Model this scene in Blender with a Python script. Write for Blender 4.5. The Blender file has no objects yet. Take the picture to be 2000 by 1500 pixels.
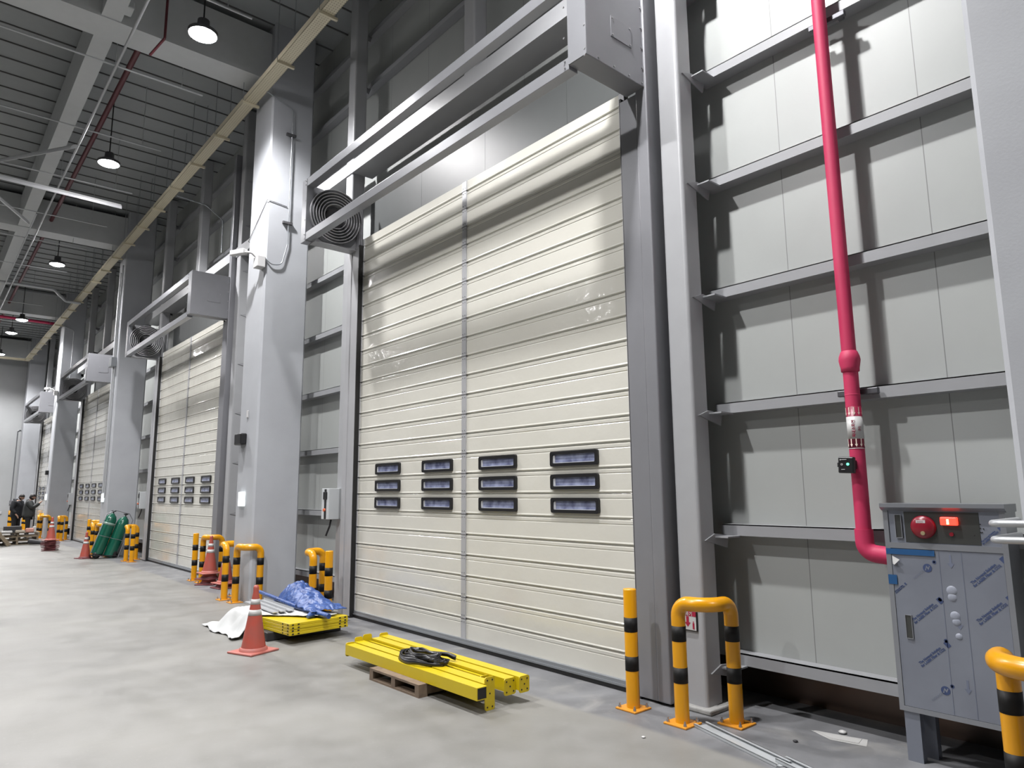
import bpy, bmesh, math, random
from mathutils import Vector, Matrix, noise
random.seed(7)
S = bpy.context.scene
C = S.collection
PI = math.pi

# ------------------------------------------------------------------ camera
yaw, pit, rol, Fpx = -0.86003922, 0.15364552, -0.00798745, 1350.80201
f_ = Vector((math.sin(yaw)*math.cos(pit), math.cos(yaw)*math.cos(pit), math.sin(pit)))
r_ = Vector((math.cos(yaw), -math.sin(yaw), 0)); u_ = r_.cross(f_)
r2 = math.cos(rol)*r_ + math.sin(rol)*u_; u2 = -math.sin(rol)*r_ + math.cos(rol)*u_
cd = bpy.data.cameras.new('camera'); cam = bpy.data.objects.new('camera', cd); C.objects.link(cam)
M = Matrix.Identity(4)
for i, v in enumerate((r2, u2, -f_)):
    for j in range(3): M[j][i] = v[j]
M[0][3], M[1][3], M[2][3] = 0, 0, 1.7
cam.matrix_world = M
cd.sensor_width = 36; cd.sensor_fit = 'HORIZONTAL'; cd.lens = Fpx*36/2000; cd.clip_start = .05; cd.clip_end = 200
S.camera = cam
# ------------------------------------------------------------------ world, exposure
w = bpy.data.worlds.new('world'); S.world = w; w.use_nodes = True
w.node_tree.nodes['Background'].inputs[0].default_value = (.6, .65, .7, 1)
w.node_tree.nodes['Background'].inputs[1].default_value = .05
S.view_settings.view_transform = 'Standard'; S.view_settings.look = 'None'
S.view_settings.gamma = 1; S.view_settings.use_curve_mapping = False
S.view_settings.exposure = 0.0
LAMP = 150.0           # radiance of a high bay lens
SPOTW = 2450.0        # power of each lamp behind its 63 degree reflector
# high bay lamps: the seen row along the doors, the rows behind the camera
ROW1 = [(-10.31, 2.72), (-15.93, 2.52), (-24.27, 2.72), (-33.1, 2.72), (-36.1, 2.64), (-42.0, 2.7), (-3.15, 2.75), (7.0, 2.7)]
ROW2 = [(-5.0, -.6), (-20.0, -.6), (-36.0, -.6)]
ROW3 = [(-6.0, -7), (-17.0, -9), (-30.0, -8), (-41, -7)]
LAMPZ = 8.6

# ------------------------------------------------------------------ materials
MATS = {}
def mat(name, col, rough=.5, metal=0., nz=None, bump=None, coat=0., emit=None, spec=None, trans=0.):
    """nz=(scale, colour2, amount); bump=(scale, strength)"""
    if name in MATS: return MATS[name]
    m = bpy.data.materials.new(name); m.use_nodes = True; MATS[name] = m
    nt = m.node_tree; b = nt.nodes['Principled BSDF']
    b.inputs['Base Color'].default_value = (*col, 1); b.inputs['Roughness'].default_value = rough
    b.inputs['Metallic'].default_value = metal; b.inputs['Coat Weight'].default_value = coat
    b.inputs['Coat Roughness'].default_value = .08
    if spec is not None: b.inputs['Specular IOR Level'].default_value = spec
    if trans: b.inputs['Transmission Weight'].default_value = trans
    if emit:
        b.inputs['Emission Color'].default_value = (*emit[0], 1); b.inputs['Emission Strength'].default_value = emit[1]
    tc = nt.nodes.new('ShaderNodeTexCoord')
    geo = nt.nodes.new('ShaderNodeNewGeometry')
    src = geo.outputs['Position']
    if nz is None: nz = (6., tuple(c*.93 for c in col), .5)
    n = nt.nodes.new('ShaderNodeTexNoise'); n.inputs['Scale'].default_value = nz[0]; n.inputs['Detail'].default_value = 6
    nt.links.new(src, n.inputs['Vector'])
    mp = nt.nodes.new('ShaderNodeMapRange'); mp.inputs[1].default_value = .35; mp.inputs[2].default_value = .65; mp.inputs[4].default_value = nz[2]
    nt.links.new(n.outputs[0], mp.inputs[0])
    mx = nt.nodes.new('ShaderNodeMix'); mx.data_type = 'RGBA'
    mx.inputs[6].default_value = (*col, 1); mx.inputs[7].default_value = (*nz[1], 1)
    nt.links.new(mp.outputs[0], mx.inputs[0]); nt.links.new(mx.outputs[2], b.inputs['Base Color'])
    if bump:
        n2 = nt.nodes.new('ShaderNodeTexNoise'); n2.inputs['Scale'].default_value = bump[0]; n2.inputs['Detail'].default_value = 4
        nt.links.new(src, n2.inputs['Vector'])
        bp = nt.nodes.new('ShaderNodeBump'); bp.inputs['Strength'].default_value = bump[1]; bp.inputs['Distance'].default_value = .02
        nt.links.new(n2.outputs[0], bp.inputs['Height']); nt.links.new(bp.outputs[0], b.inputs['Normal'])
        if coat: nt.links.new(bp.outputs[0], b.inputs['Coat Normal'])
    return m

def floor_mat():
    m = bpy.data.materials.new('concrete_floor'); m.use_nodes = True; nt = m.node_tree; b = nt.nodes['Principled BSDF']
    L = nt.links; N = nt.nodes.new
    geo = N('ShaderNodeNewGeometry'); P = geo.outputs['Position']
    def noi(sc, det=6, dist=0):
        n = N('ShaderNodeTexNoise'); n.inputs['Scale'].default_value = sc; n.inputs['Detail'].default_value = det
        n.inputs['Distortion'].default_value = dist; L.new(P, n.inputs['Vector']); return n.outputs[0]
    def rng(v, a, b_, c, d):
        r = N('ShaderNodeMapRange'); L.new(v, r.inputs[0])
        for i, x in enumerate((a, b_, c, d)): r.inputs[i+1].default_value = x
        return r.outputs[0]
    def mix(f, a, b_):
        x = N('ShaderNodeMix'); x.data_type = 'RGBA'
        if isinstance(f, float): x.inputs[0].default_value = f
        else: L.new(f, x.inputs[0])
        for i, v in ((6, a), (7, b_)):
            if isinstance(v, tuple): x.inputs[i].default_value = (*v, 1)
            else: L.new(v, x.inputs[i])
        return x.outputs[2]
    warm = mix(rng(noi(.5, 5, .6), .38, .64, 0, 1), (.185, .182, .168), (.138, .136, .127))
    warm = mix(rng(noi(3.2, 8), .4, .75, 0, .6), warm, (.21, .207, .197))
    strip = mix(rng(noi(1.1, 7, 1.2), .35, .62, 0, 1), (.175, .178, .185), (.105, .107, .112))
    strip = mix(rng(noi(2.6, 6, .5), .56, .75, 0, .7), strip, (.24, .236, .225))
    sep = N('ShaderNodeSeparateXYZ'); L.new(P, sep.inputs[0])
    ad = N('ShaderNodeMath'); ad.operation = 'MULTIPLY_ADD'; L.new(noi(.35, 3), ad.inputs[0]); ad.inputs[1].default_value = .35; L.new(sep.outputs[1], ad.inputs[2])
    edge = rng(ad.outputs[0], 4.27, 4.33, 0, 1)
    col = mix(edge, warm, strip)
    # fine scuffs and dark specks
    col = mix(rng(noi(34, 8), .62, .75, 0, .5), col, (.22, .21, .2))
    L.new(col, b.inputs['Base Color'])
    L.new(rng(noi(1.6, 6), .3, .7, .38, .62), b.inputs['Roughness'])
    bp = N('ShaderNodeBump'); bp.inputs['Strength'].default_value = .12; bp.inputs['Distance'].default_value = .01
    L.new(noi(9, 8), bp.inputs['Height']); L.new(bp.outputs[0], b.inputs['Normal'])
    return m

def panel_mat(name, col, axis, pitch, off, line=.006):
    """sandwich wall panels with thin upright seams every pitch metres along an axis"""
    m = mat(name, col, .42, nz=(1.3, tuple(c*.9 for c in col), .6)); nt = m.node_tree; b = nt.nodes['Principled BSDF']
    N = nt.nodes.new; L = nt.links
    geo = N('ShaderNodeNewGeometry'); sep = N('ShaderNodeSeparateXYZ'); L.new(geo.outputs['Position'], sep.inputs[0])
    a = N('ShaderNodeMath'); a.operation = 'MULTIPLY_ADD'; L.new(sep.outputs[axis], a.inputs[0]); a.inputs[1].default_value = 1/pitch; a.inputs[2].default_value = off
    fr = N('ShaderNodeMath'); fr.operation = 'FRACT'; L.new(a.outputs[0], fr.inputs[0])
    lt = N('ShaderNodeMath'); lt.operation = 'LESS_THAN'; L.new(fr.outputs[0], lt.inputs[0]); lt.inputs[1].default_value = line/pitch
    x = N('ShaderNodeMix'); x.data_type = 'RGBA'; L.new(lt.outputs[0], x.inputs[0])
    old = b.inputs['Base Color'].links[0].from_socket
    L.new(old, x.inputs[6]); x.inputs[7].default_value = (col[0]*.45, col[1]*.45, col[2]*.45, 1); L.new(x.outputs[2], b.inputs['Base Color'])
    return m

def perforated_mat():
    m = mat('cream_tray_metal', (.56, .51, .375), .45); nt = m.node_tree; b = nt.nodes['Principled BSDF']; N = nt.nodes.new; L = nt.links
    geo = N('ShaderNodeNewGeometry'); sep = N('ShaderNodeSeparateXYZ'); L.new(geo.outputs['Position'], sep.inputs[0])
    def fr(ax, k):
        a = N('ShaderNodeMath'); a.operation = 'MULTIPLY'; L.new(sep.outputs[ax], a.inputs[0]); a.inputs[1].default_value = k
        q = N('ShaderNodeMath'); q.operation = 'FRACT'; L.new(a.outputs[0], q.inputs[0])
        g = N('ShaderNodeMath'); g.operation = 'LESS_THAN'; L.new(q.outputs[0], g.inputs[0]); g.inputs[1].default_value = .38; return g.outputs[0]
    mm = N('ShaderNodeMath'); mm.operation = 'MULTIPLY'; L.new(fr(0, 20), mm.inputs[0]); L.new(fr(1, 26), mm.inputs[1])
    x = N('ShaderNodeMix'); x.data_type = 'RGBA'; L.new(mm.outputs[0], x.inputs[0]); old = b.inputs['Base Color'].links[0].from_socket
    L.new(old, x.inputs[6]); x.inputs[7].default_value = (.28, .25, .18, 1); L.new(x.outputs[2], b.inputs['Base Color']); return m

STEEL = mat('grey_painted_steel', (0.3, 0.303, 0.315), .36)
STEEL2 = mat('grey_steel_post', (0.336, 0.342, 0.354), .38)
COVER = mat('dark_grey_cover', (0.204, 0.207, 0.222), .38, .25)
RAIL = mat('grey_alu_frame', (0.282, 0.288, 0.306), .28, .45)
GIRT = mat('pale_grey_girt', (.27, .276, .288), .45)
COLUMN = mat('painted_concrete', (.365, .378, .40), .6, nz=(2.2, (.33, .34, .362), .7), bump=(60, .04))
GIRDER = mat('painted_girder', (.46, .475, .48), .7)
DECK = mat('metal_deck', (.26, .275, .28), .6)
DARK = mat('dark_deck_rib', (0.03, 0.03, 0.033), .7)
RIBM = mat('deck_seam', (0.084, 0.084, 0.084), .7)
PANEL = panel_mat('wall_panel', (0.336, 0.351, 0.342), 0, 1.07, .494)
PANELF = panel_mat('far_wall_panel', (0.372, 0.384, 0.39), 1, 1.5, .2)
KERB = mat('dark_kerb_metal', (0.06, 0.057, 0.054), .3, .6, nz=(1.1, (0.18, 0.102, 0.066), .6))
SLAT = mat('cream_door_slat', (.54, .532, .482), .22, nz=(1.5, (.51, .50, .45), .7), bump=(3.5, .3), coat=.6)
ALU = mat('aluminium', (.44, .445, .46), .32, .35)
TRACK = mat('bright_track_steel', (.46, .46, .48), .3, .3)
GALV = mat('galvanised', (0.312, 0.33, 0.348), .35, .7)
BLACK = mat('black_rubber', (0.0072, 0.0072, 0.0078), .5)
BLKP = mat('black_plastic', (0.0096, 0.0096, 0.0108), .35)
YEL = mat('safety_yellow', (.60, .27, .001), .3, coat=.12)
ORP = mat('orange_base_paint', (0.558, 0.228, 0.018), .4)
BAND = mat('black_band', (.006, .006, .006), .55, spec=.25)
BYEL = mat('beam_yellow', (0.528, 0.396, 0.006), .33)
CONE = mat('cone_red', (0.372, 0.066, 0.045), .45, nz=(9, (0.3, 0.078, 0.06), .8))
CONEP = mat('cone_pink', (0.396, 0.114, 0.09), .5, nz=(9, (0.33, 0.12, 0.102), .8))
CONED = mat('cone_maroon', (0.138, 0.033, 0.036), .6)
REFL = mat('reflective_white', (0.48, 0.48, 0.474), .4)
ZINC = mat('zinc_bolt', (0.42, 0.42, 0.432), .3, .9)
PINK = mat('crimson_insulation', (.46, .022, .085), .6, bump=(40, .05))
DKRED = mat('dark_red_pipe', (0.084, 0.012, 0.018), .5)
WHITE = mat('white_plastic', (0.48, 0.48, 0.48), .4)
WPIPE = mat('white_conduit', (0.396, 0.408, 0.42), .35, .3)
LENS = mat('lamp_lens', (1, 1, 1), .5, emit=((1., .975, .98), LAMP))
HOUSE = mat('lamp_housing', (0.132, 0.132, 0.138), .4, .5)
STAIN = mat('filmed_stainless', (0.216, 0.234, 0.276), .32, .35, nz=(3, (0.186, 0.201, 0.24), .8))
STAIN2 = mat('bare_stainless', (0.078, 0.081, 0.078), .3, .6)
EDGE = mat('stainless_edge', (0.258, 0.27, 0.294), .3, .5)
INK = mat('film_blue_ink', (.035, .055, .13), .5)
INK2 = mat('film_faint_ink', (0.132, 0.15, 0.204), .5)
TAPE = mat('blue_tape', (0.009, 0.066, 0.18), .45)
BELL = mat('bell_red', (0.192, 0.0072, 0.018), .3)
REDL = mat('red_lamp', (.8, .03, .03), .3, emit=((1, .04, .02), 3))
REDL2 = mat('red_lamp_core', (1, .3, .1), .3, emit=((1, .35, .1), 14))
GRN = mat('green_led', (.1, .9, .5), .3, emit=((.1, 1, .45), 3))
WLIT = mat('lit_white_panel', (.9, .95, .95), .3, emit=((.9, 1, 1), 1.3))
SIGNR = mat('sign_red', (0.33, 0.012, 0.042), .4)
MAROON = mat('label_maroon', (0.216, 0.0072, 0.036), .4)
WOOD = mat('pallet_wood', (0.18, 0.132, 0.09), .75, nz=(14, (0.12, 0.084, 0.06), .9))
WOOD2 = mat('old_pallet_wood', (0.162, 0.126, 0.084), .75, nz=(14, (0.216, 0.174, 0.12), .9))
PLPAL = mat('black_plastic_pallet', (0.018, 0.018, 0.0204), .5)
SHEET = mat('white_sheet', (0.444, 0.45, 0.444), .7, nz=(4, (0.408, 0.42, 0.42), .8))
TARP = mat('blue_tarp', (.014, .042, .16), .38, nz=(20, (.045, .10, .29), .9), bump=(22, .6))
CYL = mat('green_cylinder', (0.0072, 0.096, 0.06), .25, coat=.4)
CYL2 = mat('pale_green_label', (0.21, 0.3, 0.252), .4)
SKIN = mat('skin', (0.312, 0.186, 0.132), .55)
HAIR = mat('black_hair', (0.0072, 0.006, 0.006), .6)
COATB = mat('navy_black_jacket', (0.006, 0.0072, 0.0108), .8, bump=(30, .3))
COATG = mat('charcoal_green_jacket', (0.027, 0.03, 0.03), .7, bump=(18, .5))
TROUS = mat('dark_trousers', (0.0108, 0.0108, 0.0132), .85)
SHOE = mat('dark_shoes', (0.006, 0.006, 0.006), .5)
MORT = mat('white_mortar', (0.3, 0.3, 0.288), .8, nz=(12, (0.21, 0.21, 0.204), .8))
PAPER = mat('printed_paper', (0.372, 0.384, 0.42), .6)
PANE = mat('backlight_tint_pane', (.085, .095, .17), .16, nz=(9, (.26, .29, .42), 1.), coat=.3)  # mottled blue base colour stands in for backlight through the glass
LIP = mat('pale_window_lip', (0.432, 0.444, 0.48), .3)
CREAM = perforated_mat()
CREAMS = mat('cream_bracket', (.56, .51, .375), .45)
BAG = mat('pale_bag', (0.372, 0.33, 0.27), .7)

# ------------------------------------------------------------------ mesh helpers
ORG = {}
class MB:
    def __init__(s): s.v = []; s.f = []; s.sm = []
    def add(s, vs, fs, smooth=False):
        o = len(s.v); s.v += [Vector(v) for v in vs]; s.f += [tuple(i+o for i in f) for f in fs]; s.sm += [smooth]*len(fs); return s
    def box(s, x0, x1, y0, y1, z0, z1, R=None, c=None):
        vs = [Vector((x, y, z)) for x in (x0, x1) for y in (y0, y1) for z in (z0, z1)]
        if R is not None: vs = [R @ v + (Vector(c) if c is not None else Vector()) for v in vs]
        return s.add(vs, [(0, 1, 3, 2), (4, 6, 7, 5), (0, 4, 5, 1), (2, 3, 7, 6), (0, 2, 6, 4), (1, 5, 7, 3)])
    def bevbox(s, x0, x1, y0, y1, z0, z1, b=.006, seg=2, R=None, c=None):
        bm = bmesh.new()
        vs = [bm.verts.new((x, y, z)) for x in (x0, x1) for y in (y0, y1) for z in (z0, z1)]
        for f in [(0, 1, 3, 2), (4, 6, 7, 5), (0, 4, 5, 1), (2, 3, 7, 6), (0, 2, 6, 4), (1, 5, 7, 3)]: bm.faces.new([vs[i] for i in f])
        bmesh.ops.bevel(bm, geom=list(bm.edges), offset=b, segments=seg, affect='EDGES', profile=.5)
        bm.verts.index_update()
        vv = [v.co.copy() for v in bm.verts]
        if R is not None: vv = [R @ v + (Vector(c) if c is not None else Vector()) for v in vv]
        s.add(vv, [[v.index for v in f.verts] for f in bm.faces]); bm.free(); return s
    def tube(s, path, r, seg=12, cap=True, rb=None, smooth=True):
        pts = [Vector(p) for p in path]; n = len(pts)
        rr = r if isinstance(r, (list, tuple)) else [r]*n
        t0 = (pts[1]-pts[0]).normalized(); a = t0.orthogonal().normalized(); vs = []
        for i, p in enumerate(pts):
            t = (pts[min(i+1, n-1)]-pts[max(i-1, 0)]).normalized()
            a = (a - t*a.dot(t)).normalized(); b = t.cross(a)
            for k in range(seg):
                an = 2*PI*k/seg; vs.append(p + (a*math.cos(an) + b*math.sin(an))*rr[i])
        fs = [(i*seg+k, i*seg+(k+1) % seg, (i+1)*seg+(k+1) % seg, (i+1)*seg+k) for i in range(n-1) for k in range(seg)]
        s.add(vs, fs, smooth)
        if cap:
            s.add(vs[:seg], [tuple(range(seg))[::-1]]); s.add(vs[-seg:], [tuple(range(seg))])
        return s
    def cyl(s, p0, p1, r, seg=16, r2=None): return s.tube([p0, p1], [r, r if r2 is None else r2], seg)
    def lathe(s, prof, o=(0, 0, 0), seg=24, R=None, smooth=True):
        o = Vector(o); vs = []
        for r, z in prof:
            for k in range(seg):
                v = Vector((r*math.cos(2*PI*k/seg), r*math.sin(2*PI*k/seg), z))
                vs.append(o + (R @ v if R is not None else v))
        n = len(prof)
        fs = [(i*seg+k, i*seg+(k+1) % seg, (i+1)*seg+(k+1) % seg, (i+1)*seg+k) for i in range(n-1) for k in range(seg)]
        s.add(vs, fs, smooth); s.add(vs[:seg], [tuple(range(seg))[::-1]]); s.add(vs[-seg:], [tuple(range(seg))]); return s
    def prism(s, poly, fn, d0, d1, smooth=False):
        """poly 2d list, fn(a,b,d)->3d"""
        n = len(poly); vs = [fn(a, b, d0) for a, b in poly] + [fn(a, b, d1) for a, b in poly]
        fs = [tuple(range(n))[::-1], tuple(range(n, 2*n))] + [(i, (i+1) % n, n+(i+1) % n, n+i) for i in range(n)]
        return s.add(vs, fs, smooth)
    def build(s, name, m, parent=None, **kw):
        me = bpy.data.meshes.new(name)
        if parent is None:
            if 'loc' in kw: o = Vector(kw.pop('loc'))
            else:
                xs = [v.x for v in s.v]; ys = [v.y for v in s.v]
                o = Vector(((min(xs)+max(xs))/2, (min(ys)+max(ys))/2, min(v.z for v in s.v)))
        else: o = ORG[parent.name]
        me.from_pydata([v-o for v in s.v], [], s.f)
        bm = bmesh.new(); bm.from_mesh(me); bmesh.ops.recalc_face_normals(bm, faces=bm.faces); bm.to_mesh(me); bm.free()
        me.polygons.foreach_set('use_smooth', s.sm); me.materials.append(m)
        ob = bpy.data.objects.new(name, me); C.objects.link(ob)
        if parent is None: ob.location = o
        else: ob.parent = parent
        ORG[ob.name] = o
        for k, v in kw.items(): ob[k] = v
        return ob
def tag(o, label, cat, group=None):
    o['label'] = label; o['category'] = cat
    if group: o['group'] = group
    return o
def thing(name, loc, label, cat, group=None):
    o = bpy.data.objects.new(name, None); C.objects.link(o); o.location = loc; o.empty_display_size = .1
    ORG[o.name] = Vector(loc); return tag(o, label, cat, group)
def struct(o, label=None):
    o['kind'] = 'structure'
    if label: o['label'] = label
    return o
def sroot(name, loc, label=None):
    o = bpy.data.objects.new(name, None); C.objects.link(o); o.location = loc; ORG[o.name] = Vector(loc); return struct(o, label)
def dup(root, delta, rotz=0, label=None, group=None, scale=None, name=None):
    r = root.copy(); C.objects.link(r); r.location = root.location + Vector(delta); r.rotation_euler.z = root.rotation_euler.z + rotz
    if label: r['label'] = label
    if group: r['group'] = group
    if scale: r.scale = scale
    if name: r.name = name
    def kids(a, b):
        for ch in [c for c in bpy.data.objects if c.parent == a]:
            d = ch.copy(); C.objects.link(d); d.parent = b; kids(ch, d)
    kids(root, r)
    return r
def fillet(pts, rs, n=8):
    pts = [Vector(p) for p in pts]; out = [pts[0]]
    if not isinstance(rs, (list, tuple)): rs = [rs]*(len(pts)-2)
    for i in range(1, len(pts)-1):
        p = pts[i]; a = (pts[i-1]-p).normalized(); b = (pts[i+1]-p).normalized()
        ang = a.angle(b)
        if ang > PI-.01: out.append(p); continue
        d = rs[i-1]/math.tan(ang/2); c = p + (a+b).normalized()*(rs[i-1]/math.sin(ang/2))
        s0 = p+a*d-c; s1 = p+b*d-c
        tot = s0.angle(s1); ax = s0.cross(s1).normalized()
        for k in range(n+1): out.append(c + Matrix.Rotation(tot*k/n, 3, ax) @ s0)
    out.append(pts[-1]); return out
def text_data(body, size, align='LEFT', bold=0.):
    cu = bpy.data.curves.new('lettering', 'FONT'); cu.body = body; cu.size = size; cu.align_x = align; cu.offset = bold; cu.resolution_u = 3
    o = bpy.data.objects.new('lettering', cu); C.objects.link(o)
    dg = bpy.context.evaluated_depsgraph_get(); dg.update()
    ev = o.evaluated_get(dg); me = ev.to_mesh()
    vs = [v.co.copy() for v in me.vertices]; fs = [tuple(p.vertices) for p in me.polygons]
    ev.to_mesh_clear(); bpy.data.objects.remove(o); bpy.data.curves.remove(cu)
    return vs, fs
def rounded_rect(x0, x1, z0, z1, r, n=4):
    out = []
    for cx, cz, a0 in ((x1-r, z1-r, 0), (x0+r, z1-r, PI/2), (x0+r, z0+r, PI), (x1-r, z0+r, 3*PI/2)):
        for k in range(n+1): a = a0+PI/2*k/n; out.append((cx+r*math.cos(a), cz+r*math.sin(a)))
    return out
def ring(mb, outer, inner, fn, d0, d1):
    n = len(outer); vs = [fn(a, b, d) for P in (outer, inner) for d in (d0, d1) for a, b in P]
    fs = []
    for i in range(n):
        j = (i+1) % n
        fs += [(i, j, 2*n+j, 2*n+i), (n+i, n+j, 3*n+j, 3*n+i), (i, j, n+j, n+i), (2*n+i, 2*n+j, 3*n+j, 3*n+i)]
    mb.add(vs, fs)
XZ = lambda a, b, d: (a, d, b)
YZ = lambda a, b, d: (d, a, b)
XY = lambda a, b, d: (a, b, d)

# ------------------------------------------------------------------ shell
XF, XR, YB, YW, ZC = -45.5, 12.0, -24.0, 5.30, 10.0
struct(MB().box(XF-.3, XR+.3, YB-.3, 6.0, -.2, 0).build('floor', floor_mat()), 'grey concrete floor with a darker strip along the doors')
c0 = MB().box(XF-.3, XR+.3, YB-.3, 6.0, ZC, ZC+.2).build('ceiling', DECK); struct(c0, 'dark metal deck ceiling')
rb = MB(); x = -44.9
while x < XR:
    rb.box(x, x+.022, YB, YW, ZC-.02, ZC); x += .6
rb.build('deck_ribs', RIBM, c0)
struct(MB().box(XF, XR, YW, YW+.12, .33, ZC).build('wall_back', PANEL), 'grey sandwich panel wall behind the doors')
struct(MB().box(XF, XR, 5.58, 5.7, 0, .5).build('baseboard_back', KERB), 'dark metal faced kerb below the panel wall')
struct(MB().box(XF-.2, XF, YB, 6.0, 0, ZC).build('wall_left', PANELF), 'pale far end wall')
struct(MB().box(XR, XR+.2, YB, 6.0, 0, ZC).build('wall_right', PANELF))
struct(MB().box(XF, XR, YB-.2, YB, 0, ZC).build('wall_front', PANELF))
# girts
gz = [.31, 1.325, 2.335, 3.34, 4.36, 5.40, 6.35, 7.35, 8.35, 9.3]
gn = 0
COLX = [-1.0-11*k for k in range(5)]      # left edges of the concrete columns, 0.8 m wide
segs = []
for k in range(4):
    x1 = -1.0-11*k
    segs += [(x1-2.33, x1+.4, False), (x1-10.6, x1-8.34, False), (x1-8.34, x1-2.33, True)]
for (a, b, over) in segs:
    for z in gz:
        if over and z < 5.8: continue
        gn += 1
        m = MB().prism([(0, 0), (0, .09), (.018, .09), (.018, .012), (.13, .012), (.13, 0)], lambda p, q, d: (d, 5.17+p, z+q), a, b)
        m.box(a, b, 5.17, 5.30, z+.082, z+.09)
        struct(m.build('trim_%d' % gn, GIRT))

# ------------------------------------------------------------------ concrete columns
near = ['at the right edge of the picture', 'left of the nearest door', 'between the second and third doors', 'between the third and fourth doors', 'at the far end wall']
lab = ['pale grey concrete column at the right edge beside the steel cabinet',
       'pale grey concrete column with a white camera, left of the nearest door',
       'pale grey concrete column behind the green gas cylinders',
       'pale grey concrete column behind the two people',
       'pale grey concrete column in the corner at the far end wall']
for k, x in enumerate(COLX):
    m = MB().prism([(x+.03, 4.165), (x+.77, 4.165), (x+.8, 4.195), (x+.8, 4.9), (x+.77, 4.93), (x+.03, 4.93), (x, 4.9), (x, 4.195)], XY, 0, ZC)
    tag(m.build('concrete_column', COLUMN), lab[k], 'column', 'concrete columns along the wall')

# ------------------------------------------------------------------ steel posts and header beams
bayname = ['nearest door', 'second door', 'third door', 'farthest door']
def tubepost(x0, x1, y0, y1, z0, z1, r=.03):
    return MB().prism(rounded_rect(x0, x1, y0, y1, r, 4), XY, z0, z1)
for k in range(4):
    d = -11*k
    for (x0, x1, z0, z1, side, pn) in ((-3.525, -3.30, .04, 9.95, 'right', 'r'), (-9.60, -9.37, .04, 9.95, 'left', 'l'), (-6.47, -6.25, 6.87, 9.95, 'above', 'm')):
        if side == 'above': lb = 'short grey steel post rising from the beam above the %s' % bayname[k]
        else: lb = 'tall grey steel post on the %s side of the %s' % (side, bayname[k])
        t = thing('steel_post', (x0+d+.11, 4.9, z0 if side == 'above' else 0), lb, 'post', 'grey steel posts')
        tubepost(x0+d, x1+d, 4.8, 5.02, z0, z1).build('shaft', STEEL2, t)
        if side != 'above':
            MB().bevbox(x0+d-.06, x1+d+.06, 4.75, 5.08, 0, .04, .012).build('grout_pad', MORT, t)
        # cleats carrying the girts
        if pn != 'm':
            cx = x1+d if pn == 'r' else x0+d; sg = 1 if pn == 'r' else -1
            for z in gz:
                cm = MB()
                cm.prism([(4.86, z-.03), (5.17, z-.10), (5.2, z), (5.0, z+.02)], YZ, cx, cx+sg*.012)
                cm.box(min(cx, cx+sg*.13), max(cx, cx+sg*.13), 5.0, 5.18, z-.012, z)
                cm.build('girt_cleat', GIRT, t)
    # beam from column to column
    xr = -1.0+d if k else -3.25
    bm_ = MB().box(-11.2+d, xr, 4.786, 4.798, 6.66, 6.87)
    for (a, b) in ((-11.2+d, -9.605+d), (-9.365+d, -3.53+d), (-3.295+d, xr)):
        if b > a: bm_.box(a, b, 4.798, 5.14, 6.66, 6.672).box(a, b, 4.798, 5.14, 6.858, 6.868).box(a, b, 5.12, 5.14, 6.672, 6.858)
    tag(bm_.build('header_beam', STEEL2), 'wide grey steel beam spanning between columns above the %s' % bayname[k], 'beam', 'steel beams above the doors')

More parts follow.
